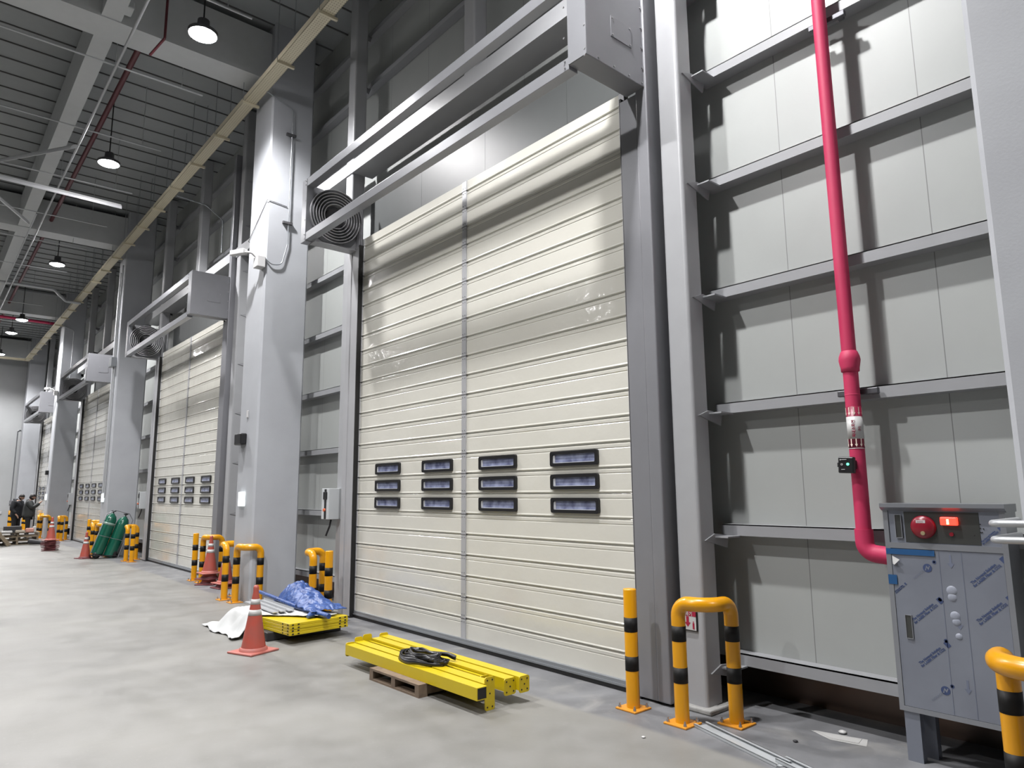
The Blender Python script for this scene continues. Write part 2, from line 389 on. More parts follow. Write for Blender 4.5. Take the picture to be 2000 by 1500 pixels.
# ------------------------------------------------------------------ doors
PITCH = .228
def make_door():
    d = sroot('door_1', (-6.42, 4.81, 0), 'cream slatted roll up door nearest to the camera')
    x0, x1, top = -8.93, -3.90, 5.45
    prof = []                                           # (y, z)
    joints = [.09] + [.309+PITCH*k for k in range(0, 23)]
    yf = 4.80
    prof.append((yf, .09))
    for z in joints[1:]:
        prof += [(yf, z-.058), (yf+.003, z-.053), (yf+.003, z-.049), (yf-.001, z-.044), (yf-.002, z-.018), (yf+.012, z-.008), (yf+.014, z), (yf+.010, z+.005), (yf-.004, z+.010), (yf-.004, z+.016), (yf, z+.026)]
    prof.append((yf, top))
    n = len(prof); vs = []
    for x in (x0, x1): vs += [(x, y, z) for y, z in prof]
    vs += [(x0, 4.85, top), (x1, 4.85, top), (x0, 4.85, .09), (x1, 4.85, .09)]
    fs = [(i, n+i, n+i+1, i+1) for i in range(n-1)] + [(n-1, 2*n-1, 2*n+1, 2*n), (2*n, 2*n+1, 2*n+3, 2*n+2), (2*n+2, 2*n+3, n, 0)]
    mb = MB().add(vs, fs)
    mb.build('slat_curtain', SLAT, d)
    # hinge strips
    for (a, b, lb) in ((-6.465, -6.385, 'centre'), (-3.965, -3.90, 'right'), (-8.955, -8.925, 'left')):
        h = MB(); 
        for i, z in enumerate(joints):
            z1 = joints[i+1] if i+1 < len(joints) else top
            if z1-z < .05: continue
            h.box(a, b, 4.786, 4.80, z+.006, z1-.006)
        ho = h.build('hinge_strip', ALU, d)
        rv = MB()
        for z in joints[1:]:
            for dz in (-.035, .035):
                for fx in ((.25, .75) if lb == 'centre' else (.5,)):
                    xx = a+(b-a)*fx
                    rv.cyl((xx, 4.787, z+dz), (xx, 4.782, z+dz), .0055, 6)
            if lb == 'centre': rv.cyl((a-.008, 4.788, z), (b+.008, 4.788, z), .006, 6)
        rv.build('rivets', HOUSE if lb != 'left' else ZINC, ho)
    # vision panels
    for (a, b) in ((-8.42, -7.80), (-7.275, -6.645), (-6.13, -5.50), (-4.98, -4.35)):
        for zc in (2.008, 1.784, 1.56):
            fr = MB(); o = rounded_rect(a, b, zc-.072, zc+.072, .022); i_ = rounded_rect(a+.032, b-.032, zc-.043, zc+.043, .014)
            ring(fr, o, i_, XZ, 4.772, 4.80)
            w_ = fr.build('window_frame', BLKP, d)
            MB().prism(i_, XZ, 4.788, 4.796).build('pane', PANE, w_)
            MB().box(a+.034, a+.062, 4.783, 4.788, zc-.036, zc+.036).box(a+.04, b-.04, 4.783, 4.788, zc-.041, zc-.035).build('inner_lip', LIP, w_)
    m = MB().bevbox(x0, x1, 4.775, 4.86, .035, .095, .006)
    m.box(x0, x1, 4.765, 4.775, .045, .06); m.build('bottom_rail', GALV, d)
    MB().bevbox(x0-.01, x1+.02, 4.775, 4.87, 0, .04, .01).build('rubber_seal', BLACK, d)
    # guides; light put into the colour, lit left one lighter than shaded right
    for sgn in (1, -1):
        def X(v): return v if sgn > 0 else -12.84-v
        xs = sorted((X(-3.895), X(-3.705))); xt = sorted((X(-3.702), X(-3.575)))
        j = MB().bevbox(xs[0], xs[1], 4.715, 4.76, .02, 5.30, .004).build('door_guide', COVER if sgn > 0 else STEEL, d)
        MB().bevbox(xt[0], xt[1], 4.705, 4.98, .02, 5.30 if sgn < 0 else 9.0, .012).build('guide_cover', COVER if sgn > 0 else STEEL, j)
        xb = sorted((X(-3.905), X(-3.885)))
        MB().box(xb[0], xb[1], 4.72, 4.80, .0, 5.34).build('brush_seal', BLACK, j)
        bt = MB()
        for z in (.12, .6, 1.9, 2.9, 3.9, 4.3, 5.1):
            bt.cyl((X(-3.69), 4.716, z), (X(-3.69), 4.709, z), .009, 8)
        bt.build('screws', ZINC, j)
    return d
door1 = make_door()
dn = [None, 'cream slatted roll up door second from the camera', 'cream slatted roll up door third from the camera', 'cream slatted roll up door farthest from the camera']
for k in range(1, 4): dup(door1, (-11*k, 0, 0), label=dn[k], name='door_%d' % (k+1))

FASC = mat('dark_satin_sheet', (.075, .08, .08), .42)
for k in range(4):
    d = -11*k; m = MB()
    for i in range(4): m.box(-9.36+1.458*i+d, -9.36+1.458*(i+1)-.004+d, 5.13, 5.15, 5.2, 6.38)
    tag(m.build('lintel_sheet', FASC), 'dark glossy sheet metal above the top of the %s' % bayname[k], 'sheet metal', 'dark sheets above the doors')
def make_operator():
    t = thing('door_operator_frame', (-6.4, 4.7, 5.29), 'grey overhead frame with a coil of track at its left end, above the nearest door', 'door header frame', 'overhead door frames')
    z0, z1, z2, z3 = 5.29, 5.405, 6.11, 6.23
    lo = MB().bevbox(-9.13, -3.815, 3.96, 4.07, z0, z1, .004).build('lower_beam', RAIL, t)
    up = MB().bevbox(-9.13, -3.815, 3.96, 4.07, z2, z3, .004).build('upper_beam', RAIL, t)
    MB().bevbox(-9.28, -9.13, 3.955, 4.06, z0-.015, z3, .004).build('end_upright', RAIL, t)
    sc = MB()
    for z in (z0+.03, z0+.09, z2+.03, z2+.09, 5.6, 5.9):
        sc.cyl((-9.16, 3.956, z), (-9.16, 3.948, z), .009, 8); sc.cyl((-3.86, 3.956, z), (-3.86, 3.948, z), .009, 8); sc.cyl((-3.62, 3.956, z), (-3.62, 3.948, z), .009, 8)
    sc.build('screws', ZINC, t)
    # end plate carrying the spiral
    pl = MB().prism([(4.05, 5.28), (4.84, 5.28), (4.88, 5.34), (4.88, 6.12), (4.05, 6.18)], YZ, -9.225, -9.215)
    pl.box(-9.22, -9.02, 4.06, 4.84, 5.268, 5.28)
    pl.build('end_plate', STEEL, t)
    # spiral track of six turns, a ribbon with two rolled edges
    cy, cz, turns = 4.405, 5.735, 6.0
    n = int(turns*40); rp = []
    for i in range(n+1):
        a = 2*PI*turns*i/n; r = .425-(.425-.165)*i/n
        rp.append((cy+r*math.cos(a), cz+r*math.sin(a)))
    for (xa, xb) in ((-9.20, -9.08),):
        mb = MB(); vs = []
        for i, (y, z) in enumerate(rp):
            r = math.hypot(y-cy, z-cz); uy, uz = (y-cy)/r, (z-cz)/r
            vs += [(xa, y, z), (xb, y, z), (xb, y-uy*.007, z-uz*.007), (xa, y-uy*.007, z-uz*.007)]
        fs = []
        for i in range(n):
            for k in range(4): fs.append((i*4+k, i*4+(k+1) % 4, i*4+4+(k+1) % 4, i*4+4+k))
        mb.add(vs, fs, False)
        mb.tube([(xb, y, z) for y, z in rp], .008, 6, cap=True)
        mb.box(xa, xb, 4.822, 4.83, 4.95, 5.735)
        mb.box(xa, xb, 4.80, 4.806, 5.0, 5.735)
        mb.build('spiral_track', TRACK, t)
    MB().cyl((-9.21, cy, cz), (-9.12, cy, cz), .15, 20).build('spiral_hub', DARK, t)
    MB().box(-9.2, -3.9, 4.40, 4.44, 5.72, 5.76).build('drive_shaft', HOUSE, t)
    mc = MB().bevbox(-3.815, -3.60, 3.955, 4.72, 5.32, 6.235, .006).build('motor_cover', COVER, t)
    MB().box(-3.815, -3.602, 3.951, 3.956, 5.325, 6.23).build('front_plate', RAIL, mc)
    ap = MB().bevbox(-3.6, -3.594, 4.27, 4.545, 5.63, 5.83, .002).build('access_plate', COVER, mc)
    sc = MB()
    for y in (4.29, 4.525):
        for z in (5.65, 5.81): sc.cyl((-3.594, y, z), (-3.588, y, z), .008, 8)
    for y in (4.1, 4.3, 4.5, 4.68): sc.cyl((-3.6, y, 5.35), (-3.592, y, 5.35), .008, 8)
    for z in (5.5, 5.7, 5.9, 6.1): sc.cyl((-3.6, 4.69, z), (-3.592, 4.69, z), .008, 8)
    sc.build('screws', ZINC, mc)
    return t
op1 = make_operator()
for k in range(1, 4): dup(op1, (-11*k, 0, 0), label='grey overhead frame with a coil of track at its left end, above the %s' % bayname[k])

# ------------------------------------------------------------------ control boxes
def make_control():
    t = thing('control_box', (-9.56, 4.66, 1.31), 'grey door control box with push buttons left of the nearest door', 'control box', 'door control boxes')
    bd = MB().bevbox(-9.66, -9.43, 4.60, 4.80, 1.315, 1.76, .006).build('case', mat('control_grey', (.44, .46, .47), .4), t)
    MB().bevbox(-9.565, -9.505, 4.594, 4.601, 1.32, 1.75, .002).build('black_strip', BLKP, t)
    MB().bevbox(-9.60, -9.48, 4.588, 4.60, 1.60, 1.71, .006).build('keypad', BLKP, t)
    MB().cyl((-9.535, 4.594, 1.45), (-9.535, 4.57, 1.45), .022, 16).build('stop_button', mat('stop_red', (.55, .12, .05), .4), t)
    MB().tube(fillet([(-9.50, 4.68, 1.32), (-9.50, 4.66, 1.22), (-9.53, 4.62, 1.08)], .05), .014, 8).build('cable', BLKP, t)
    return t
cb = make_control()
for k in range(1, 4): dup(cb, (-11*k, 0, 0), label='grey door control box with push buttons left of the %s' % bayname[k])

# ------------------------------------------------------------------ bollards and guards
def plate(mb, x, y, s=.10):
    mb.bevbox(x-s, x+s, y-s, y+s, 0, .014, .004)
def bolts(mb, x, y, s=.075):
    for a in (-s, s):
        for b in (-s, s): mb.cyl((x+a, y+b, .014), (x+a, y+b, .032), .012, 6); mb.cyl((x+a, y+b, .03), (x+a, y+b, .048), .006, 8)
def make_bollard(x, y, label):
    t = thing('bollard', (x, y, 0), label, 'bollard', 'straight yellow bollards')
    MB().lathe([(.0525, .01), (.0525, .905), (.050, .915), (.02, .918)], (x, y, 0), 28).build('post', YEL, t)
    for z in (.345, .64): MB().lathe([(.0525, z-.055), (.0537, z-.055), (.0537, z+.055), (.0525, z+.055)], (x, y, 0), 28).build('black_band', BAND, t)
    m = MB(); plate(m, x, y); m.build('base_plate', ORP, t); m = MB(); bolts(m, x, y); m.build('anchor_bolts', ZINC, t)
    return t
sb = make_bollard(-3.76, 4.47, 'straight yellow bollard with black bands in front of the right guide of the nearest door')
dup(sb, (-8.95+3.76, 4.40-4.47, 0), label='straight yellow bollard with black bands left of the nearest door, behind the yellow panels')
for k, bn in ((1, 'second'), (2, 'third'), (3, 'farthest')):
    dup(sb, (-14.84+3.76-11*(k-1), -.06, 0), label='straight yellow bollard with black bands at the right side of the %s door' % bn)
    dup(sb, (-19.95+3.76-11*(k-1), -.07, 0), label='straight yellow bollard with black bands at the left side of the %s door' % bn)

def make_guard(x, y, ax, ay, label, rc=.17):
    t = thing('corner_guard', (x, y, 0), label, 'pipe guard', 'bent yellow pipe guards')
    rv = min(.10, abs(ax)-.03); rc = min(rc, abs(ax)-rv, abs(ay)-.1)
    path = fillet([(x, y, .01), (x, y, .862), (x+ax, y, .862), (x+ax, y+ay, .862), (x+ax, y+ay, .01)], [rv, max(rc, .02), .10], 8)
    MB().tube(path, .0525, 24).build('pipe', YEL, t)
    for (px, py) in ((x, y), (x+ax, y+ay)):
        for z in (.345, .64): MB().lathe([(.0525, z-.055), (.0537, z-.055), (.0537, z+.055), (.0525, z+.055)], (px, py, 0), 24).build('black_band', BAND, t)
        m = MB(); plate(m, px, py); m.build('base_plate', ORP, t); m = MB(); bolts(m, px, py); m.build('anchor_bolts', ZINC, t)
    return t
ga = make_guard(-3.29, 4.46, .27, .285, 'bent yellow pipe guard wrapping the steel post right of the nearest door')
gb = make_guard(-9.33, 4.35, -.30, .29, 'bent yellow pipe guard behind the blue tarpaulin, left of the nearest door')
gc = make_guard(-11.42, 4.03, .34, .25, 'bent yellow pipe guard at the front right corner of the column with the white camera')
gd = make_guard(-11.83, 4.0, -.28, .28, 'bent yellow pipe guard at the left corner of the column with the white camera')
ge = make_guard(-14.40, 4.42, .27, .27, 'bent yellow pipe guard behind the stacked cones, right of the second door')
make_guard(-.88, 4.0, -.28, .28, 'bent yellow pipe guard in front of the steel cabinet, cut by the right picture edge')
CN = {1: 'column behind the gas cylinders', 2: 'column behind the two people', 3: 'farthest column'}
for k in (1, 2, 3):
    dup(gb, (-11*k, 0, 0), label='bent yellow pipe guard left of the %s' % bayname[k])
    dup(gc, (-11*k, 0, 0), label='bent yellow pipe guard at the right corner of the %s' % CN[k])
    dup(gd, (-11*k, 0, 0), label='bent yellow pipe guard at the left corner of the %s' % CN[k])
    if k < 3: dup(ge, (-11*k, 0, 0), label='bent yellow pipe guard right of the %s' % bayname[k+1])

# ------------------------------------------------------------------ cones
def make_cone(x, y, z, label, cat='traffic cone', group=None, body=CONE, base=CONEP, wide=.19, rot=.35):
    t = thing('traffic_cone', (x, y, z), label, cat, group)
    R = Matrix.Rotation(rot, 3, 'Z')
    b = MB(); b.bevbox(-wide, wide, -wide, wide, 0, .022, .008, 2, R, (x, y, z)); b.lathe([(.15, .02), (.145, .045), (.132, .055)], (x, y, z), 28); b.build('base', base, t)
    rr = lambda h: .128-(.128-.026)*(h-.05)/.60
    prof = [(rr(.05), .05), (rr(.62), .62), (.030, .655), (.030, .675), (.020, .70), (.012, .70)]
    MB().lathe(prof, (x, y, z), 28).build('body', body, t)
    for (a, c_) in ((.385, .445), (.50, .555)): MB().lathe([(rr(a), a), (rr(a)+.0015, a), (rr(c_)+.0015, c_), (rr(c_), c_)], (x, y, z), 28).build('reflective_band', REFL, t)
    return t
make_cone(-7.80, 2.98, 0, 'red and white traffic cone standing alone in front of the yellow panel stack')
make_cone(-22.0, 3.72, 0, 'red and white traffic cone with a dark base beside the gas cylinder trolley', base=CONED)
def cone_stack(x, y, n, step, labels, group, dark=True):
    for i in range(n):
        last = i == n-1
        make_cone(x+random.uniform(-.008, .008), y+random.uniform(-.008, .008), i*step, labels(i, last), group=group, base=CONED if (dark and not last) else CONEP, rot=random.uniform(0, 1.2), wide=.185)
ordn = ['bottom', 'second', 'third', 'fourth', 'fifth', 'sixth', 'seventh', 'eighth']
cone_stack(-14.02, 4.45, 3, .10, lambda i, l: 'traffic cone, %s of the stack right of the second door' % ('topmost' if l else ordn[i]), 'stacked cones right of the second door')
cone_stack(-13.3, 4.50, 2, .08, lambda i, l: 'traffic cone, %s of the short stack beside the left side of the camera column' % ('topmost' if l else 'lower'), 'short cone stack by the camera column')
cone_stack(-25.9, 3.42, 8, .045, lambda i, l: 'traffic cone, %s of the tall stack near the two people' % ('topmost' if l else ordn[i]), 'tall cone stack')

# ------------------------------------------------------------------ hydrant cabinet
def flat_text(mb, body, size, ox, oz, y, ang=0, bold=0.):
    vs, fs = text_data(body, size, bold=bold); ca, sa = math.cos(ang), math.sin(ang)
    mb.add([(ox+v.x*ca-v.y*sa, y, oz+v.x*sa+v.y*ca) for v in vs], fs)
cab = thing('hydrant_cabinet', (-1.6, 5.05, 0), 'stainless fire hydrant cabinet on legs, still in printed protective film', 'cabinet')
x0, x1, yf, yb, z0, z1 = -1.95, -1.262, 4.94, 5.15, .30, 1.58
MB().box(x0, x1, yf+.004, yb, z0, z1).build('case', EDGE, cab)
fr = MB()
fr.box(x0, x0+.03, yf-.008, yf+.004, z0, z1).box(x1-.03, x1, yf-.008, yf+.004, z0, z1).box(x0+.03, x1-.03, yf-.008, yf+.004, 1.312, 1.348).box(x0+.03, x1-.03, yf-.008, yf+.004, z0, z0+.03)
fr.build('front_frame', EDGE, cab)
hd = MB().prism([(yf-.035, 1.585), (yf-.035, 1.575), (yf, 1.552), (yb, 1.552), (yb, 1.60), (yf-.035, 1.60)], YZ, x0-.008, x1+.008).build('rain_hood', EDGE, cab)
MB().box(x0+.03, x1-.03, yf, yf+.004, 1.348, 1.552).build('upper_panel', STAIN, cab)
bp_ = MB().box(-1.822, -1.40, yf-.003, yf, 1.353, 1.548).build('bare_plate', STAIN2, cab)
dr = MB().box(x0+.032, x1-.032, yf-.004, yf+.004, z0+.032, 1.31).build('cabinet_door', STAIN, cab)
def slot(x, z, h, w=.034):
    s_ = MB(); ring(s_, rounded_rect(x-w/2-.004, x+w/2+.004, z-h/2-.004, z+h/2+.004, .003, 2), rounded_rect(x-w/2, x+w/2, z-h/2, z+h/2, .002, 2), XZ, yf-.012, yf-.004)
    return s_
s1 = slot(-1.858, 1.453, .145); h1 = s1.build('flush_handle', EDGE, cab); MB().box(-1.874, -1.842, yf-.008, yf-.004, 1.382, 1.524).build('handle_recess', STAIN2, h1)
s1 = slot(-1.848, .822, .14); h1 = s1.build('flush_handle', EDGE, dr); MB().box(-1.864, -1.832, yf-.008, yf-.004, .753, .891).build('handle_recess', STAIN2, h1)
be = MB().lathe([(.073, 0), (.073, .012), (.062, .026), (.02, .032), (0.001, .033)], (-1.71, yf-.003, 1.452), 36, Matrix.Rotation(PI/2, 3, 'X')).build('alarm_bell', BELL, cab)
MB().cyl((-1.705, yf-.034, 1.415), (-1.705, yf-.042, 1.415), .013, 12).build('bell_screw', mat('brass', (.5, .42, .25), .4, .8), be)
MB().box(-1.742, -1.688, yf-.034, yf-.031, 1.478, 1.496).build('bell_label', REFL, be)
m = MB(); flat_text(m, '화재경보', .011, -1.737, 1.482, yf-.0355); m.build('bell_lettering', MAROON, be)
rl = MB().bevbox(-1.605, -1.51, yf-.03, yf-.003, 1.468, 1.518, .006).build('indicator_lamp', REDL, cab)
MB().box(-1.567, -1.555, yf-.032, yf-.03, 1.474, 1.505).build('lamp_element', REDL2, rl)
MB().cyl((-1.553, yf-.003, 1.413), (-1.553, yf-.012, 1.413), .012, 16).build('push_button', BELL, cab)
m = MB()
for (a, b) in ((-1.395, 1.478), (-1.396, 1.455), (-1.38, 1.452), (-1.396, 1.43), (-1.388, 1.43), (-1.43, 1.41)): m.cyl((a, yf-.001, b), (a, yf-.004, b), .0035, 8)
m.build('vent_holes', BLACK, cab)
m = MB().box(-1.948, -1.66, yf-.0105, yf-.0085, 1.272, 1.308).build('tape_strip', TAPE, cab)
MB().box(-1.948, -1.895, yf-.0105, yf-.0085, 1.08, 1.14).build('tape_strip', TAPE, cab)
MB().add([(-1.915, yf-.006, 1.262), (-1.862, yf-.03, 1.24), (-1.90, yf-.02, 1.205), (-1.915, yf-.006, 1.21)], [(0, 1, 2, 3)]).build('peeled_film', REFL, dr)
ink = MB()
def film_print(mb, x, z, s=1., ang=math.radians(42)):
    ca, sa = math.cos(ang), math.sin(ang)
    flat_text(mb, 'The Novacel Solution', .026*s, x, z, yf-.0055, ang, .0010)
    flat_text(mb, 'for LASER Fiber & CO2', .026*s, x+.022*s*sa, z-.022*s*ca-.004, yf-.0055, ang, .0010)
    ex, ez = x+.275*s*ca, z+.275*s*sa
    mb.add([(ex+a*ca-b*sa, yf-.0055, ez+a*sa+b*ca) for a, b in ((0, -.03*s), (.034*s, -.03*s), (.034*s, .02*s), (0, .02*s))], [(0, 1, 2, 3)])
def film_star(mb, x, z, r=.012):
    for k in range(6):
        a = PI*k/6; dx, dz = math.cos(a)*r, math.sin(a)*r; px, pz = -dz*.18, dx*.18
        mb.add([(x-dx-px, yf-.0055, z-dz-pz), (x+dx-px, yf-.0055, z+dz-pz), (x+dx+px, yf-.0055, z+dz+pz), (x-dx+px, yf-.0055, z-dz+pz)], [(0, 1, 2, 3)])
def film_logo(mb, x, z, r=.026):
    n = 28; mb.add([(x+r*math.cos(2*PI*k/n), yf-.0055, z+r*math.sin(2*PI*k/n)) for k in range(n)], [tuple(range(n))])
for (x, z, s) in ((-1.822, .86, .75), (-1.805, .60, .75), (-1.47, 1.12, .8), (-1.46, .90, .8), (-1.395, 1.37, .45), (-1.915, 1.03, .3)):
    ink = MB(); film_print(ink, x, z, s); ink.build('film_print', INK, dr)
for (x, z) in ((-1.668, 1.237), (-1.655, 1.01), (-1.645, .765), (-1.635, .50)):
    ink = MB(); film_star(ink, x, z); ink.build('film_star', INK, dr)
for (x, z) in ((-1.71, 1.197), (-1.674, .468), (-1.37, .66)):
    ink = MB(); film_logo(ink, x, z); lg = ink.build('round_logo', INK, dr)
    m = MB(); m.add([(x+a, yf-.0065, z+b) for a, b in ((-.015, -.014), (-.009, -.017), (-.005, .004), (.006, -.012), (.017, .012), (.011, .016), (.006, .002), (-.005, .016))], [(0, 1, 2, 3, 4, 5, 6, 7)]); m.build('logo_letter', STAIN, lg)
m = MB()
for (x, z) in ((-1.79, 1.12), (-1.75, .39)): flat_text(m, 'NOVACEL', .02, x, z, yf-.0055, math.radians(42))
for x in (-1.64, -1.515): m.box(x, x+.003, yf-.0055, yf-.0045, .335, 1.305)
for (x, z) in ((-1.575, 1.235), (-1.56, .87), (-1.55, .50)):
    m.add([(x+a, yf-.0055, z+b) for a, b in ((-.02, 0), (.02, 0), (0, -.03))], [(0, 1, 2)]); m.box(x-.006, x+.006, yf-.0055, yf-.0045, z, z+.05)
m.build('faint_film_marks', INK2, dr)
for (x, z, r) in ((-1.585, 1.07, .03), (-1.585, 1.03, .026), (-1.58, .92, .028), (-1.575, .885, .024), (-1.57, .80, .02)):
    bub = MB().lathe([(r, 0), (r*.85, .003), (r*.4, .005), (.001, .0055)], (x, yf-.004, z), 14, Matrix.Rotation(PI/2, 3, 'X'))
    bub.build('film_bubble', mat('raised_film', (.25, .27, .32), .5), dr)
for (a, b) in ((x0+.02, yf+.005), (x1-.11, yf+.005), (x0+.06, yb-.07), (x1-.11, yb-.07)):
    MB().box(a, a+.09, b, b+.06, 0, z0).build('leg', STAIN, cab)
# pipes beside the cabinet
for z, ad in ((1.52, 'upper'), (1.44, 'lower')):
    t = MB().tube(fillet([(-1.12, 4.60, z), (-1.12, 4.12, z), (-.55, 4.10, z+.01)], .05), .018, 12)
    tag(t.build('white_pipe', WPIPE), '%s of two white pipes bending around the column at the right edge' % ad, 'pipe', 'white pipes at the right edge')

# ------------------------------------------------------------------ crimson riser
PX, PY, PR = -2.131, 5.05, .051
rp = thing('riser_pipe', (PX, PY, 1.2), 'crimson insulated water pipe running up the wall to the steel cabinet', 'pipe')
MB().tube([(PX-.02, PY, 9.9), (PX-.01, PY, 5.0), (PX, PY, 2.65)], PR-.001, 24).tube([(PX, PY, 2.65), (PX, PY, 1.39)], PR, 24).build('pipe', PINK, rp)
MB().lathe([(PR, -.075), (PR+.010, -.072), (PR+.012, -.045), (PR+.022, .01), (PR+.018, .04), (PR+.004, .075), (PR, .078)], (PX, PY, 2.602), 24).build('coupling', PINK, rp)
MB().lathe([(PR, -.006), (PR+.002, 0), (PR, .006)], (PX, PY, 2.36), 24).build('joint_ridge', PINK, rp)
MB().tube(fillet([(PX, PY, 1.42), (PX, PY, 1.262), (PX+.16, PY+.01, 1.245)], .078, 8), .060, 24).build('elbow', PINK, rp)
MB().tube([(PX+.08, PY+.005, 1.252), (PX+.20, PY+.012, 1.243)], .054, 20).build('branch', PINK, rp)
for z in (2.385, 5.33, 8.40):
    m = MB().bevbox(PX-.13, PX+.155, PY+.052, PY+.09, z-.022, z+.022, .006).box(PX-.11, PX-.07, PY+.09, 5.17, z-.02, z+.02).box(PX+.09, PX+.13, PY+.09, 5.17, z-.02, z+.02)
    m.build('wall_bracket', mat('dark_bracket', (.10, .10, .11), .4, .5), rp)
def wrap(vs, zc, rot, a0, r):       # lay a flat drawing (x along pipe or around) on the pipe
    out = []
    for v in vs:
        if rot: au, zz = -v.y, v.x
        else: au, zz = v.x, v.y
        an = a0 + au/r; out.append((PX+r*math.sin(an), PY-r*math.cos(an), zc+zz))
    return out
def sleeve(z0, z1, m, name, r):
    k = [(PR, z0), (r, z0), (r, z1), (PR, z1)]
    return MB().lathe(k, (PX, PY, 0), 32).build(name, m, rp)
sl = sleeve(1.976, 2.275, MAROON, 'maroon_label', PR+.0012)
sw = sleeve(2.045, 2.203, REFL, 'white_label', PR+.0020)
sleeve(1.976, 1.980, REFL, 'label_line', PR+.0022)
A0 = .40
tx = MB()
vs, fs = text_data('옥내소화전', .027, bold=.0006); tx.add(wrap(vs, 2.056, True, A0-.02, PR+.0035), fs)
vs, fs = text_data('(H)', .025, bold=.0004); tx.add(wrap(vs, 2.098, True, A0+.66, PR+.0035), fs)
tx.build('label_lettering', MAROON, sw)
ar = MB()
for z in (2.211, 1.988):
    for k in range(-2, 7):
        shp = [Vector((a, b, 0)) for a, b in ((-.0035, .058), (.0035, .058), (.0035, .02), (.010, .02), (0, 0), (-.010, .02), (-.0035, .02))]
        ar.add(wrap(shp, z, False, A0-.62+k*.62, PR+.003), [tuple(range(7))])
ar.build('flow_arrows', mat('arrow_cream', (.80, .66, .58), .5), sl)
sn = thing('sensor_box', (-2.16, 4.95, 1.80), 'small black sensor box with a green light fixed on the crimson pipe', 'sensor box')
R = Matrix.Rotation(math.radians(3), 3, 'Y')
MB().bevbox(-.054, .054, -.02, .02, -.057, .057, .008, 2, R, (-2.168, 4.955, 1.862)).build('case', BLKP, sn)
MB().box(-.062, -.054, -.01, .01, -.015, .015, R, (-2.168, 4.955, 1.862)).build('side_tab', BLKP, sn)
MB().cyl((-2.152, 4.934, 1.867), (-2.152, 4.930, 1.867), .009, 12).build('green_light', GRN, sn)
m = MB(); m.cyl((-2.201, 4.934, 1.90), (-2.201, 4.931, 1.90), .0045, 10).box(-2.194, -2.159, 4.931, 4.934, 1.898, 1.902)
ring(m, rounded_rect(-2.201, -2.187, 1.860, 1.874, .006), rounded_rect(-2.197, -2.191, 1.863, 1.871, .002), XZ, 4.931, 4.934)
m.box(-2.199, -2.174, 4.931, 4.934, 1.83, 1.834); m.build('markings', REFL, sn)
MB().box(-.03, .03, 0, .05, -.03, .03, R, (-2.15, 4.965, 1.865)).build('clamp', BLKP, sn)

# ------------------------------------------------------------------ extinguisher sign on the post
sg = thing('extinguisher_sign', (-3.42, 4.79, .60), 'small red and white fire extinguisher sign on the post behind the nearest pipe guard', 'sign')
MB().bevbox(-3.515, -3.352, 4.786, 4.80, .595, .752, .004).build('sign_frame', BLKP, sg)
MB().box(-3.507, -3.36, 4.783, 4.786, .603, .715).build('white_field', REFL, sg)
MB().box(-3.507, -3.36, 4.782, 4.786, .708, .745).build('red_header', SIGNR, sg)
m = MB(); flat_text(m, '소화기', .036, -3.49, .713, 4.7805, 0, .0008); m.build('header_lettering', REFL, sg)
m = MB().add([(-3.45, 4.7815, .705), (-3.425, 4.7815, .705), (-3.425, 4.7815, .66), (-3.41, 4.7815, .66), (-3.4375, 4.7815, .625), (-3.465, 4.7815, .66), (-3.45, 4.7815, .66)], [tuple(range(7))])
m.build('down_arrow', SIGNR, sg)
MB().bevbox(-3.392, -3.375, 4.781, 4.7825, .612, .658, .0006).box(-3.387, -3.38, 4.781, 4.7825, .658, .672).build('extinguisher_symbol', SIGNR, sg)

# ------------------------------------------------------------------ fittings on the columns
tag(MB().bevbox(-11.93, -11.62, 4.06, 4.165, 2.5, 2.69, .02, 3).build('siren_speaker', BLKP), 'black wall speaker on the front of the camera column', 'speaker', 'black wall speakers')
tag(MB().bevbox(-33.9, -33.65, 4.06, 4.165, 2.5, 2.68, .02, 3).build('siren_speaker', BLKP), 'black wall speaker on the column behind the two people', 'speaker', 'black wall speakers')
for k, lb in ((0, 'lit white wall panel on the front of the camera column'), (1, 'lit white wall panel on the column behind the gas cylinders'), (2, 'lit white wall panel on the column behind the two people')):
    xx = -11.78-11*k
    t = thing('wall_panel', (xx+.12, 4.14, 1.49), lb, 'wall panel', 'lit white wall panels')
    MB().bevbox(xx, xx+.22, 4.125, 4.165, 1.49, 1.72, .006).build('panel_body', WLIT, t)
    MB().box(xx+.08, xx+.12, 4.122, 4.125, 1.60, 1.615).build('green_mark', GRN, t)
tag(MB().bevbox(-11.65, -11.60, 4.145, 4.165, 2.95, 3.07, .004).build('door_contact', WHITE), 'tiny white contact box on the camera column above the black speaker', 'contact box')
cm = thing('security_camera', (-11.45, 4.16, 5.4), 'white bullet security camera on the corner of the near column', 'camera')
MB().bevbox(-11.36, -11.17, 4.03, 4.165, 5.45, 5.64, .008).build('junction_box', WHITE, cm)
MB().tube(fillet([(-11.28, 4.06, 5.62), (-11.30, 3.98, 5.70), (-11.40, 3.90, 5.72)], .04), .022, 10).build('arm', WHITE, cm)
MB().bevbox(-.17, .17, -.05, .05, -.045, .045, .012, 2, Matrix.Rotation(.35, 3, 'Z') @ Matrix.Rotation(.05, 3, 'Y'), (-11.55, 3.84, 5.74)).build('camera_body', WHITE, cm)
MB().cyl((-11.705, 3.785, 5.745), (-11.72, 3.779, 5.746), .032, 12).build('lens', BLKP, cm)
cp = thing('cable_conduit', (-11.18, 4.5, 5.4), 'thin white conduit running down the side of the near column to the camera', 'conduit')
